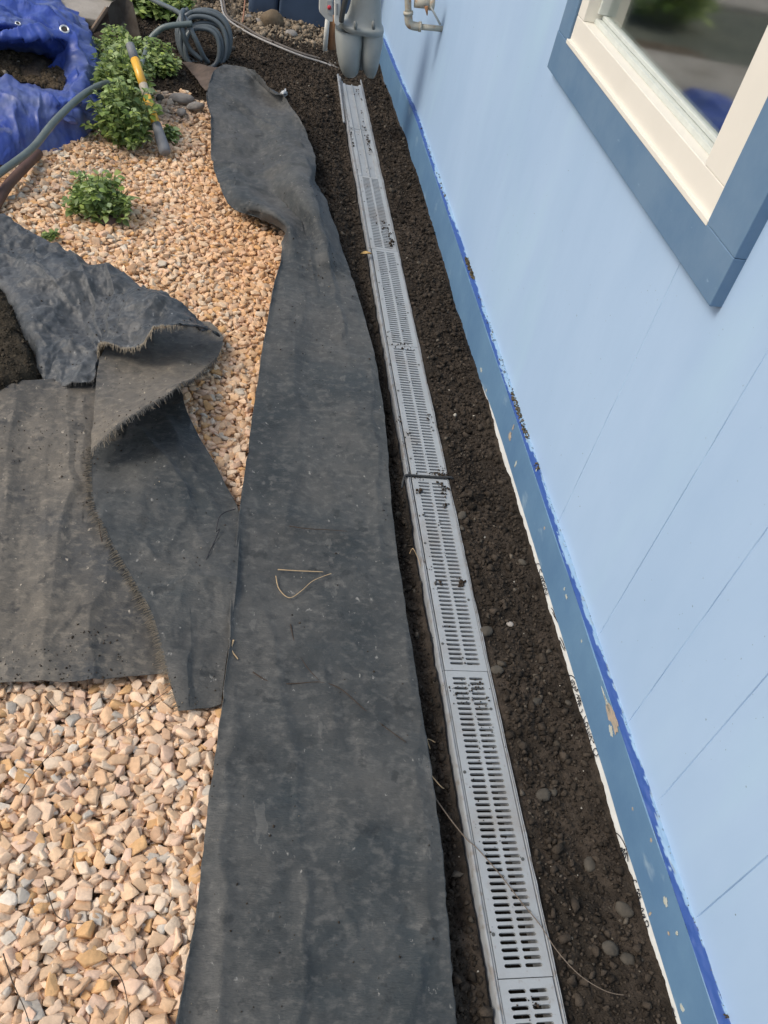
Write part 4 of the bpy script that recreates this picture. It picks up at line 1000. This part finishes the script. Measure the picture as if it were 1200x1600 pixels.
G2 = patch(rowsS, 40, 90); G2 = wr(G2, [lambda x, y: .012 * fbm(x * 18, y * 14, 4, 71)])
npm = npmesh('tarp_soil_bed', G2.reshape(-1, 3), gridfaces(40, 90), mat('heap_soil', (.06, .046, .032), rough=.95, var=.5, vscale=40, bump=.006, bscale=120), smooth=True)
tag(npm, kind='stuff', label='packed soil lying in the hollow of the blue tarp', cat='soil')

# ------------------------------------------------------------------ hose, pipe, cable
M_hose = mat('grey_green_hose', (.14, .175, .165), rough=.45, spec=.5, var=.25, vscale=14)
M_hose2 = mat('grey_hose', (.10, .122, .13), rough=.4, spec=.5, var=.2, vscale=14)
mb = MB()
mb.tube(spath([at(-60, 315, .05), at(0, 270, .08), at(50, 232, .12), at(85, 190, .17), at(125, 152, .17), at(160, 132, .14), at(190, 128, .10), at(215, 112, .08), at(226, 88, .08), at(232, 66, .09), at(245, 50, .13), at(262, 41, .16), at(300, 37, .18)], 110), .0128, 12)
tag(mb.build('garden_hose', M_hose, smooth=True), label='grey green garden hose running over the blue tarp to the coil', cat='hose')
Cc_ = np.array(aty(318, 57, 4.62))
mb = MB(); path = []
u_ = np.array([1, 0, 0]); v_ = np.array([0, .35, .94])
loops = [(.128, .128, 0, 0), (.118, .128, .012, -.010), (.104, .112, -.008, -.02), (.130, .115, .010, .004), (.095, .10, .01, -.03), (.112, .118, .004, -.012), (.080, .09, .0, -.03)]
tt = np.linspace(0, 2 * np.pi * len(loops), 60 * len(loops))
for t in tt:
    k = min(int(t / (2 * np.pi)), len(loops) - 1); f = (t / (2 * np.pi)) - k; A = np.array(loops[k]); B_ = np.array(loops[min(k + 1, len(loops) - 1)]); q = A * (1 - f) + B_ * f
    path.append(Cc_ + u_ * (q[0] * math.cos(t + 2.2) + q[2]) + v_ * (q[1] * math.sin(t + 2.2) + q[3]) + np.array([0, -.012 * k - .006 * math.sin(t * .5), .006 * math.sin(3 * t)]))
mb.tube(path, .0108, 10)
mb.tube(spath([aty(215, -12, 5.0), aty(245, 3, 4.9), aty(275, 17, 4.7), aty(290, 30, 4.52), aty(303, 56, 4.46), aty(318, 88, 4.46), aty(325, 97, 4.48)], 40), .0112, 10)
mb.tube(spath([aty(287, 16, 4.56), aty(283, 24, 4.50), aty(285, 48, 4.46), aty(296, 76, 4.46), aty(316, 94, 4.46)], 30), .0112, 10)
tag(mb.build('hose_coil', M_hose2, smooth=True), label='coiled grey hose leaning on the soil behind the fabric corner', cat='hose')
mb = MB(); mb.tube(spath([at(-60, 390, .02), at(-10, 325, .02), at(12, 290, .03), at(38, 262, .04), at(60, 240, .03)], 40), .017, 12)
tag(mb.build('pipe', mat('brown_pipe', (.13, .075, .055), rough=.6, var=.4, vscale=20), smooth=True), label='reddish brown pipe under the hose at the left edge', cat='pipe')
M_cable = mat('grey_cable', (.34, .33, .31), rough=.6, var=.2, vscale=20)
for k_, (dx, lb) in enumerate(((0, 'pale grey cable curving from the top edge to the gas meter'), (4, 'darker second cable twisted beside the pale one'))):
    mb = MB(); mb.tube(spath([at(343 + dx, -20, .06), at(346 + dx, 5, .05), at(352 + dx, 26, .03), at(375 + dx, 44 - dx, .02), at(405, 60 - dx, .02), at(435, 73 - dx, .02), at(470, 87 - dx, .012), at(505, 98 - dx, .0), at(530, 108, -.01)], 60), .0055 if k_ == 0 else .0065, 8)
    tag(mb.build('cable', M_cable if k_ == 0 else mat('dark_cable', (.13, .115, .10), rough=.7), smooth=True), label=lb, cat='cable')
mb = MB(); mb.tube(spath([at(383, 0, .05), at(381, 20, .03), at(379, 34, .02)], 12), .004, 6)
tag(mb.build('wire_stub', mat('rusty_wire', (.32, .16, .10), rough=.8), smooth=True), label='short rusty wire sticking up left of the blue step', cat='wire')

# blue step at the far end
def rbox(name, lo, hi, mt, bev, parent=None):
    mb_ = MB(); mb_.box(lo, hi); return mb_.build(name, mt, parent, bevel=bev, seg=4)
M_step = mat('dark_blue_panel', (.055, .085, .135), rough=.5, var=.25, vscale=6, bump=.001, bscale=40)
step = empty('step', (.28, 5.6, 0), label='dark blue painted step against the far end of the trench', cat='step')
rbox('step_panel', (.215, 5.44, -.05), (.62, 5.9, .45), M_step, .012, step)
rbox('step_panel', (.045, 5.475, -.05), (.2135, 5.9, .45), M_step, .03, step)

# ------------------------------------------------------------------ gas meter
M_meter = mat('meter_grey_paint', (.31, .33, .31), rough=.45, spec=.45, var=.14, vscale=9, bump=.0004, bscale=80)
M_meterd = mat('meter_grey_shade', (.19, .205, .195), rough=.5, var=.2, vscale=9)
M_pipe = mat('painted_gas_pipe', (.45, .43, .35), rough=.6, var=.2, vscale=25)
addmix(M_pipe, (.33, .16, .06), 18, .56, .70, seed=2)
M_rust = mat('rusty_orange_pipe', (.36, .19, .09), rough=.85, col2=(.22, .10, .045), vscale=18)
ym = 3.98
meter = empty('gas_meter', tuple(aty(562, 118, ym)), label='grey gas meter with twin rounded lower cases above the far end of the drain', cat='gas meter')
def profile_body(pxl, pxr, ys_px, depth, mt, name, parent, yc, bulge=.5, k=20, rings=14, zmin=None):
    """rounded vertical case lofted through pixel rows"""
    V = []; Fc = []
    for i, (l_, r2_, py, dd) in enumerate(zip(pxl, pxr, ys_px, depth)):
        A = aty(l_, py, yc); B_ = aty(r2_, py, yc); c_ = (A + B_) / 2; hw = (B_[0] - A[0]) / 2
        for j in range(k):
            th = 2 * math.pi * j / k; ce, se = math.cos(th), math.sin(th); e_ = .7
            V.append((c_[0] + hw * np.sign(ce) * abs(ce) ** e_, yc + dd * np.sign(se) * abs(se) ** e_, (A[2] + B_[2]) / 2))
    n_ = len(ys_px)
    for i in range(n_ - 1):
        for j in range(k):
            j2 = (j + 1) % k; Fc.append((i * k + j, i * k + j2, (i + 1) * k + j2, (i + 1) * k + j))
    Fc.append(tuple(range(k))); Fc.append(tuple((n_ - 1) * k + j for j in range(k))[::-1])
    return npmesh(name, np.array(V), Fc, mt, parent, smooth=True)
def interp_case(keys, n=16):
    K = smooth_rows(np.array(keys, float), n); return K[:, 0], K[:, 1], K[:, 2], K[:, 3]
profile_body(*interp_case([(523.5, 568, 44, .075), (523, 567, 60, .085), (525, 564, 80, .085), (528, 562, 98, .075), (533, 558, 112, .05), (538, 552, 119, .02)]), M_meter, 'lower_case', meter, ym)
profile_body(*interp_case([(563, 599, 44, .075), (564, 598, 60, .085), (563, 594, 80, .085), (564, 591, 98, .075), (568, 587, 112, .05), (573, 584, 120, .02)]), M_meter, 'lower_case', meter, ym)
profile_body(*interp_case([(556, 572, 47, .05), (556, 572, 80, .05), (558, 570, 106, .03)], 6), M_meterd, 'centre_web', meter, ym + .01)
profile_body(*interp_case([(533, 598, 46, .09), (531, 600, 41, .10), (532, 600, 36, .10), (541, 597, 30, .085), (548, 596, 8, .075), (552, 596, -30, .075), (553, 596, -90, .07)], 22), M_meter, 'upper_case', meter, ym, k=24)
for bx_ in (555, 583):
    mb = MB(); A = aty(bx_, 33, ym - .105); B_ = aty(bx_ + 1, 46, ym - .105); mb.tube([A, (A + B_) / 2, B_], [.006, .008, .006], 8); mb.build('flange_bolt', M_meterd, meter, smooth=True)
# index plate and white housing on the left
def slab(name, px, d, y, mt, parent, bev=.002):
    F_ = [aty(a_, b_, y) for a_, b_ in px]; n_ = len(F_); V = F_ + [p_ + np.array([0, d, 0]) for p_ in F_]
    Fc = [tuple(range(n_)), tuple(range(2 * n_ - 1, n_ - 1, -1))] + [(i, n_ + i, n_ + (i + 1) % n_, (i + 1) % n_) for i in range(n_)]
    o = npmesh(name, np.array(V), Fc, mt, parent); md = o.modifiers.new('b', 'BEVEL'); md.width = bev; md.segments = 2; return o
M_wh = mat('off_white_plastic', (.58, .58, .53), rough=.5, var=.12, vscale=14)
slab('index_cover', [(523, -30), (533, -30), (532, 36), (528, 41), (523, 37)], .06, ym - .09, M_wh, meter)
slab('index_window', [(525.5, 6), (528, 6), (528, 24), (525.5, 24)], .01, ym - .094, mat('index_glass', (.22, .23, .23), rough=.2), meter, .0005)
mb = MB(); mb.tube(spath([aty(548, -30, ym - .08), aty(541, -5, ym - .09), aty(536, 16, ym - .09), aty(533, 34, ym - .085)], 16), .011, 10); mb.build('conduit', mat('black_conduit', (.045, .045, .04), rough=.5), meter, smooth=True)
post = empty('gas_riser', tuple(at(511, 80, 0)), label='gas riser with white regulator housing, red mark and rust orange pipe left of the meter', cat='gas pipe')
slab('regulator_housing', [(499, -25), (520, -25), (520, 34), (516, 34), (509, 30), (499, 19)], .05, 4.35, M_wh, post)
slab('regulator_face', [(511, 0), (518.5, 0), (518.5, 24), (513, 22), (511, 18)], .01, 4.343, mat('regulator_face_grey', (.42, .43, .41), rough=.4), post, .0008)
mb = MB(); q = aty(514.5, 12, 4.338); mb.tube([q, q + np.array([0, .006, 0])], .009, 14); mb.build('red_mark', mat('red_plastic', (.55, .04, .06), rough=.4), post, smooth=True)
mb = MB(); mb.tube([aty(507.5, 79, 4.45), aty(510, 50, 4.45), aty(512, 28, 4.45)], .0115, 10); mb.build('white_pipe', M_wh, post, smooth=True)
mb = MB(); mb.tube([aty(518, 76, 4.47), aty(519, 50, 4.47), aty(520, 25, 4.47)], .021, 12); mb.build('rust_pipe', M_rust, post, smooth=True)
# outlet pipe on the wall
pr = empty('outlet_pipe', (.8, 3.8, .5), label='grey gas outlet pipe with rusty elbow entering the blue wall', cat='gas pipe')
yp_ = 3.80; E_ = aty(639, 40, yp_); Wp = np.array([xw(SD, yp_), yp_, float(aty(690, 45, yp_)[2])])
mb = MB(); mb.tube(spath([aty(637, -60, yp_), aty(637, -20, yp_), aty(638, 20, yp_)], 10), .0135, 12); mb.build('pipe_run', M_pipe, pr, smooth=True)
mb = MB(); mb.tube([E_ + (Wp - E_) * .12, Wp + (Wp - E_) * .05], .0115, 12); mb.build('pipe_run', M_pipe, pr, smooth=True)
mb = MB(); up_ = (aty(637, 0, yp_) - E_); up_ /= np.linalg.norm(up_); rt = (Wp - E_) / np.linalg.norm(Wp - E_)
mb.tube(spath([E_ + up_ * .045, E_ + up_ * .018, E_ + rt * .006 + up_ * .004, E_ + rt * .024, E_ + rt * .046], 14), .0165, 12)
mb.tube([E_ + up_ * .040, E_ + up_ * .052], .0195, 12); mb.tube([E_ + rt * .040, E_ + rt * .050], .0195, 12); mb.build('elbow', M_pipe, pr, smooth=True)
v0 = aty(648, 3, yp_); mb = MB(); mb.tube([v0, v0 + rt * .07], .020, 14); mb.tube([v0 + rt * .058, v0 + rt * .078], .024, 14); mb.build('union', M_pipe, pr, smooth=True)
mb = MB(); mb.tube([aty(673, 10, yp_ - .02), aty(681, 25, yp_ - .01), aty(688, 38, yp_)], .0045, 8); mb.build('brace', M_wh, pr, smooth=True)
mb = MB(); mb.tube([aty(666, 10, yp_ - .03), aty(667.5, 24, yp_ - .03)], [.008, .002], 8); mb.build('drip_tip', M_rust, pr, smooth=True)

# ------------------------------------------------------------------ tools
M_steel = mat('rusty_blade', (.12, .105, .085), rough=.7, col2=(.07, .055, .04), vscale=12, bump=.001, bscale=60)
sp = empty('spade', tuple(at(205, 75, 0)), label='mud caked spade blade standing upright among the green plants', cat='spade')
out_px = [(168, 14), (174, 4), (184, -2), (197, -3), (207, 4), (211, 20), (216, 42), (221, 64), (212, 68), (176, 52), (171, 34)]
ys0 = 4.72
n_ = len(out_px); F_ = [aty(a_, b_, ys0 + .03 * math.sin((a_ - 168) / 50 * math.pi)) for a_, b_ in out_px]
cen = aty(194, 32, ys0 + .045); V = F_ + [p_ + np.array([0, .004, 0]) for p_ in F_] + [cen, cen + np.array([0, .004, 0])]
Fc = [(2 * n_, i, (i + 1) % n_) for i in range(n_)] + [(2 * n_ + 1, n_ + (i + 1) % n_, n_ + i) for i in range(n_)] + [(i, n_ + i, n_ + (i + 1) % n_, (i + 1) % n_) for i in range(n_)]
npmesh('blade', np.array(V), Fc, M_steel, sp)
mb = MB(); mb.tube([aty(214, 66, ys0 + .02), aty(216, 84, ys0 + .02), aty(219, 100, ys0 + .02)], .016, 10); mb.build('socket', M_steel, sp, smooth=True)
M_yel = mat('yellow_fibreglass', (.80, .46, .04), rough=.35, spec=.5, col2=(.70, .38, .05), vscale=12, coat=.2)
addmix(M_yel, (.2, .15, .08), 30, .62, .74, maxf=.6)
M_grip = mat('grey_rubber_grip', (.20, .21, .22), rough=.6, var=.25, vscale=16)
M_band = mat('worn_label_band', (.42, .38, .28), rough=.5, col2=(.30, .28, .24), vscale=25)
th = empty('tool_handle', tuple(at(258, 238, .02)), label='yellow tool handle with grey grip ends leaning over the plants onto the gravel', cat='tool handle')
A = at(203, 70, .26); B_ = at(259, 240, .028)
def seg(f0, f1, r0, r1, nm, mt, k=14):
    mb_ = MB(); mb_.tube([A + (B_ - A) * f0, A + (B_ - A) * (f0 + f1) / 2, A + (B_ - A) * f1], [r0, (r0 + r1) / 2, r1], k); return mb_.build(nm, mt, th, smooth=True)
mb = MB(); mb.tube([A + (B_ - A) * t for t in (-.012, -.006, 0, .05, .14)], [.008, .013, .0165, .0175, .018], 14); mb.build('grip', M_grip, th, smooth=True)
seg(.141, .375, .0175, .0165, 'shaft', M_yel); seg(.3755, .485, .0168, .0166, 'label_band', M_band); seg(.4855, .735, .0165, .0165, 'shaft', M_yel)
mb = MB(); mb.tube([A + (B_ - A) * t for t in (.7355, .75, .86, .96, .99, 1.0)], [.0175, .0185, .021, .023, .021, .013], 14); mb.build('grip', M_grip, th, smooth=True)
M_wood = mat('weathered_wood', (.26, .20, .145), rough=.9, col2=(.12, .09, .065), vscale=14, stretch=(1, 1, .3))
bd = [aty(142, 50, 4.72), aty(146, 42, 4.72), aty(167, 12, 4.80), aty(173, 16, 4.80), aty(177, 52, 4.72), aty(160, 54, 4.72)]
V = bd + [p_ + np.array([.0, .02, 0]) for p_ in bd]; n_ = 6
o = npmesh('board', np.array(V), [tuple(range(n_)), tuple(range(2 * n_ - 1, n_ - 1, -1))] + [(i, n_ + i, n_ + (i + 1) % n_, (i + 1) % n_) for i in range(n_)], mat('dark_wood', (.075, .055, .042), rough=.9, var=.4, vscale=20))
tag(o, label='dark wooden board end leaning beside the spade blade', cat='board')
mb = MB(); mb.tube([aty(143, 49, 4.70), aty(167, 13, 4.78)], .011, 6); mb.build('board_edge', M_wood, o)

# ------------------------------------------------------------------ plants
def leaf_mat(name, c, c2):
    m_ = mat(name, (1, 1, 1), rough=.5, spec=.4, attr=True, var=.2, vscale=60)
    m_.node_tree.nodes['Principled BSDF'].inputs['Subsurface Weight'].default_value = 0
    n_ = m_.node_tree.nodes; l_ = m_.node_tree.links; b_ = n_['Principled BSDF']; tl = n_.new('ShaderNodeBsdfTranslucent')
    s_ = b_.inputs['Base Color'].links[0].from_socket; l_.new(s_, tl.inputs[0]); mx_ = n_.new('ShaderNodeMixShader'); mx_.inputs[0].default_value = .28
    o_ = n_['Material Output']; l_.new(b_.outputs[0], mx_.inputs[1]); l_.new(tl.outputs[0], mx_.inputs[2]); l_.new(mx_.outputs[0], o_.inputs[0]); return m_
M_leaf = leaf_mat('leaf', None, None); M_stem = mat('plant_stem', (.12, .17, .05), rough=.6)
LU = np.linspace(0, 1, 6)
LW = np.array([.10, .75, 1.0, .82, .45, .02])
def plant(px, py, rx, ry, hgt, nst, lsize, label, seed, z0=0, per=16, base=None):
    r_ = np.random.RandomState(seed); C = at(px, py, z0) if base is None else base; C = np.array(C)
    root = empty('leafy_plant', tuple(C), label=label, cat='plant', group='green leafy plants in the gravel')
    mb_ = MB(); VV = []; FF = []; CC = []; off = 0
    for s in range(nst):
        a = r_.uniform(0, 2 * np.pi); rr = r_.rand() ** .6 * r_.uniform(.8, 1.25); b0 = C + np.array([rx * .5 * rr * math.cos(a), ry * .5 * rr * math.sin(a), 0])
        h_ = hgt * r_.uniform(.3, 1.15) * (1 - .3 * rr); tip = C + np.array([rx * rr * math.cos(a), ry * rr * math.sin(a), h_])
        mid = (b0 + tip) / 2 + np.array([0, 0, h_ * .18]); P_ = spath([b0, mid, tip], 12); mb_.tube(P_, [.0024] * 6 + [.0016] * 6, 4, False)
        for l in range(per):
            t = r_.uniform(.25, 1.0); p = P_[min(int(t * 11), 11)]; az_ = r_.uniform(0, 2 * np.pi); pit = r_.uniform(-.35, .75)
            d = np.array([math.cos(az_) * math.cos(pit), math.sin(az_) * math.cos(pit), math.sin(pit)]); sd_ = np.array([-math.sin(az_), math.cos(az_), r_.uniform(-.5, .5)]); sd_ /= np.linalg.norm(sd_)
            nn_ = np.cross(d, sd_); L = lsize * r_.uniform(.5, 1.15) * (1.1 - .35 * t); wd = L * r_.uniform(.28, .46); pet = L * .3
            for u1, w1_ in zip(LU, LW):
                c0 = p + d * (pet + u1 * L) - np.array([0, 0, 1]) * (u1 ** 2) * L * .28
                for sgn in (-1, 0, 1): VV.append(c0 + sd_ * sgn * w1_ * wd + nn_ * (abs(sgn) * .16 * wd * w1_))
            for i in range(5):
                for j in range(2): q = off + i * 3 + j; FF.append((q, q + 1, q + 4, q + 3))
            off += 18; g_ = r_.uniform(.7, 1.35); base_c = np.array([.20, .29, .07]) if r_.rand() < .55 else np.array([.38, .48, .15])
            CC.append(np.tile(base_c * g_ * np.array([1, 1, r_.uniform(.7, 1.6)]), (18, 1)))
    mb_.build('stems', M_stem, root, smooth=True)
    npmesh('foliage', np.array(VV), np.array(FF), M_leaf, root, smooth=True, col=np.concatenate(CC))
    return root
plant(160, 338, .115, .10, .15, 75, .034, 'small round leafy plant with a brown stump standing alone on the gravel', 1, 0, 12)
plant(196, 222, .115, .13, .23, 95, .036, 'tall leafy clump on the gravel between blue tarp and yellow handle', 2)
plant(192, 165, .13, .18, .24, 95, .038, 'bright leafy clump under the hose behind the tall clump', 3)
plant(238, 112, .11, .14, .13, 56, .034, 'loose leafy plant right of the grey handle end', 4)
plant(265, 218, .03, .03, .06, 8, .034, 'tiny green sprig beside the lower grip of the yellow handle', 5)
plant(188, 95, .13, .14, .14, 60, .034, 'low greenery at the foot of the spade blade', 6)
plant(245, 22, .20, .16, .15, 110, .050, 'dense broad leaved greenery behind the hose at the top edge', 7, 0, 14)
plant(290, -10, .16, .12, .10, 60, .04, 'pale low greenery at the top edge above the hose coil', 8)
plant(172, 8, .04, .06, .12, 12, .03, 'thin yellow green sprig behind the wooden board', 10)
plant(0, 0, .45, .40, .55, 60, .10, 'broad dark shrub beyond the path, reflected in the window', 12, 0, 16, base=(-1.55, 7.0, 0))
plant(76, 372, .02, .015, .02, 5, .022, 'tiny green weed at the rim of the crumpled fabric', 11, .01)
# brown stump under the small plant
mb = MB(); C = at(168, 352, 0); mb.tube([C + np.array([.0, .02, -.02]), C + np.array([0, .015, .012]), C + np.array([0, .014, .030]), C + np.array([0, .014, .034])], [.040, .038, .034, .018], 14)
tag(mb.build('stump', mat('brown_stump', (.15, .10, .085), rough=.9, var=.4, vscale=50, bump=.002, bscale=120), smooth=True), label='short brown cut stump under the small plant on the gravel', cat='stump')
mb = MB(); C = at(196, 222, 0); mb.tube([C + np.array([0, .02, 0]), C + np.array([.004, .0, .06]), C + np.array([.003, 0, .075])], [.020, .018, .008], 10)
tag(mb.build('stake', mat('tan_stake', (.22, .16, .10), rough=.9, var=.3, vscale=40), smooth=True), label='short tan wooden peg at the front of the tall leafy clump', cat='peg')

# ------------------------------------------------------------------ twigs, straws, strings
def strand(name, pts_, rad, mt, label, cat, k=5, group=None):
    mb_ = MB(); P_ = spath([at(*q) for q in pts_], len(pts_) * 8); nP = len(P_)
    mb_.tube(P_, np.linspace(1, .6, nP) * rad, k); return tag(mb_.build(name, mt, smooth=True), label=label, cat=cat, group=group)
strand('straw', [(434, 890, .045), (468, 892, .044), (505, 893.5, .044)], .0016, M_straw, 'straight dry straw lying on the long fabric strip', 'straw')
strand('straw', [(431, 900, .045), (436, 920, .044), (452, 934, .043), (470, 924, .044), (490, 907, .045), (518, 896, .046)], .0014, M_straw, 'bent v shaped pale straw on the long fabric strip', 'straw')
strand('twig', [(452, 822, .046), (480, 826, .046), (515, 828, .045), (542, 830, .045)], .0012, M_twig, 'thin dark twig on the fabric above the straws', 'twig')
strand('thread', [(368, 795, .07), (345, 805, .075), (338, 830, .065), (343, 828, .065), (325, 868, .065), (317, 890, .062)], .0013, M_ink, 'black loose thread curling over the dark flap near the long strip', 'thread')
strand('thread', [(153, 800, .055), (158, 840, .04), (168, 875, .04), (178, 898, .04)], .0012, M_twig, 'dark thread hanging from the frayed flap over the muddy sheet', 'thread')
strand('root', [(365, 1000, .05), (362, 1015, .046), (372, 1030, .044)], .0022, M_straw, 'short pale root at the left edge of the long strip', 'root')
strand('root', [(395, 1050, .042), (425, 1067, .04), (460, 1068, .04), (500, 1066, .04), (530, 1075, .04), (560, 1100, .04), (590, 1127, .038), (635, 1160, .038)], .0013, M_twig, 'dark hair root crossing the middle of the long fabric strip', 'root')
strand('root', [(454, 975, .042), (462, 1010, .04), (478, 1040, .04), (500, 1065, .04)], .0012, M_twig, 'short dark hair root meeting the crossing root on the strip', 'root')
strand('root', [(668, 1205, .03), (688, 1228, .012), (694, 1232, .005)], .0015, M_straw, 'short pale root poking out from the strip over the soil', 'root')
strand('root', [(672, 1235, .03), (700, 1275, .01), (728, 1310, .006), (745, 1325, .007), (780, 1365, .007), (815, 1410, .007), (843, 1444, .008), (870, 1485, .012), (905, 1523, .014), (945, 1548, .016), (975, 1555, .014)], .0013, mat('fine_root', (.15, .12, .09), rough=.8), 'long thin root running diagonally across the near drain grate', 'root')
strand('root', [(672, 1170, .01), (668, 1155, .012), (680, 1160, .01)], .0012, M_straw, 'tiny pale root on the soil left of the grate joint', 'root')
strand('root', [(640, 865, .0), (645, 857, .02), (652, 870, .012), (657, 885, .004)], .0011, M_straw, 'pale looping rootlet left of the grate past the clip', 'root')
strand('twig', [(160, 1152, .04), (190, 1132, .036), (215, 1115, .034), (240, 1095, .034), (262, 1080, .034)], .0010, M_twig, 'long dark stem lying on the gravel just below the fabric sheet', 'twig')
strand('twig', [(30, 1240, .03), (55, 1205, .032), (80, 1178, .03), (100, 1165, .03)], .0010, M_twig, 'thin dark stem on the gravel at the left', 'twig')
strand('twig', [(70, 1375, .03), (85, 1425, .03), (105, 1440, .032), (130, 1443, .03)], .0010, M_twig, 'hooked dark stem in the middle of the near gravel', 'twig')
strand('twig', [(5, 1490, .03), (20, 1535, .032), (38, 1575, .032), (48, 1605, .03)], .0011, M_twig, 'dark stem on the gravel in the bottom left corner', 'twig')
strand('twig', [(170, 1505, .03), (190, 1530, .032), (200, 1570, .03), (202, 1600, .03)], .0010, M_twig, 'dark curved stem on the near gravel beside the long strip', 'twig')
strand('twig', [(70, 1088, .03), (88, 1108, .032), (94, 1112, .03)], .0011, M_twig, 'short dark stem on the gravel near the sheet edge', 'twig')
# fallen leaf beside the drain
C = at(571, 399, .012); V = []; 
for i, (u1, w1_) in enumerate(zip(LU, LW)):
    for sgn in (-1, 0, 1): V.append(C + np.array([-.018 + u1 * .04, sgn * w1_ * .010 + u1 * .01, .006 * abs(sgn) + .004 * math.sin(u1 * 3)]))
tag(npmesh('fallen_leaf', np.array(V), np.array([(i * 3 + j, i * 3 + j + 1, i * 3 + j + 4, i * 3 + j + 3) for i in range(5) for j in range(2)]), mat('dry_leaf', (.50, .33, .12), rough=.7, var=.3, vscale=60), smooth=True),
    label='small yellow brown fallen leaf against the left edge of the drain', cat='leaf')
# crumpled clear scrap on the far soil
C = at(442, 143, .01); gxs = patch([[(432, 150, .01), (438, 145, .03), (446, 138, .02)], [(437, 154, .0), (442, 147, .04), (448, 142, .025)], [(440, 155, .0), (447, 150, .01), (450, 146, .0)]], 14, 14)
gxs = wr(gxs, [lambda x, y: .008 * ridge(x * 40, y * 30, 2, 5)])
tag(sheet('plastic_scrap', gxs, mat('milky_plastic', (.5, .52, .52), rough=.25)), label='small milky plastic scrap beside the far right edge of the fabric', cat='plastic scrap')
# grit and crumbs lying on the fabrics
pp = []; ss = []; r_ = np.random.RandomState(91)
for G_, n_ in zip(GRIDS, (520, 420, 130, 60, 160)):
    a_ = r_.randint(3, G_.shape[0] - 3, n_ * 3); b_ = r_.randint(3, G_.shape[1] - 3, n_ * 3); q = G_[a_, b_]
    k = np.argsort(-(fbm(q[:, 0] * 6, q[:, 1] * 6, 3, 8) + r_.uniform(-.5, .5, len(q))))[:n_]; q = q[k]
    z_ = .0016 + .0065 * r_.beta(1, 6, len(q)); q = q + np.array([0, 0, 1]) * z_[:, None] * .3; pp.append(q); ss.append(z_)
pp = np.concatenate(pp); ss = np.concatenate(ss); c = np.array([.05, .04, .03]) * r_.uniform(.5, 1.6, (len(pp), 1)); lt = r_.rand(len(pp)) < .22; c[lt] = np.array([.34, .29, .22]) * r_.uniform(.6, 1.3, (lt.sum(), 1)); ss[lt] *= .7
tag(scatter('fabric_grit', pp, np.stack([ss * .6, ss * .5, ss * .4], 1), hull_variants(8, 11, 0, 19, .25), c, M_crumb, .5, 3), kind='stuff', label='fine soil grit sprinkled over the landscape fabrics', cat='grit')
# moss and soil on the ledge
pts = []; r_ = np.random.RandomState(77)
for (py0, py1, n_, s_) in [(405, 438, 90, .008), (560, 620, 40, .004), (620, 690, 170, .006), (725, 742, 12, .006), (465, 540, 26, .004), (690, 900, 40, .002), (900, 1600, 60, .0018), (200, 330, 30, .005), (1585, 1592, 3, .006)]:
    for _ in range(n_):
        py = r_.uniform(py0, py1); xl = np.interp(py, [200, 434, 544, 678, 850, 1024, 1200, 1429, 1600], [660, 741, 775, 822, 883, 939, 1005, 1088, 1141]); q = atw(xl, py, SD)
        pts.append((xw(SD, q[1]) - r_.uniform(.001, .013 if s_ > .003 else .004), q[1], float(sbz(q[1])) + .004, s_ * r_.uniform(.4, 1.1)))
pts = np.array(pts); c = np.array([.14, .115, .07]) * r_.uniform(.4, 1.4, (len(pts), 1))
tag(scatter('ledge_debris', pts[:, :3], np.stack([pts[:, 3] * .5] * 3, 1), hull_variants(8, 11, 0, 18, .25), c, M_crumb, .5, 2), kind='stuff', label='moss and soil debris on the ledge along the wall', cat='debris')
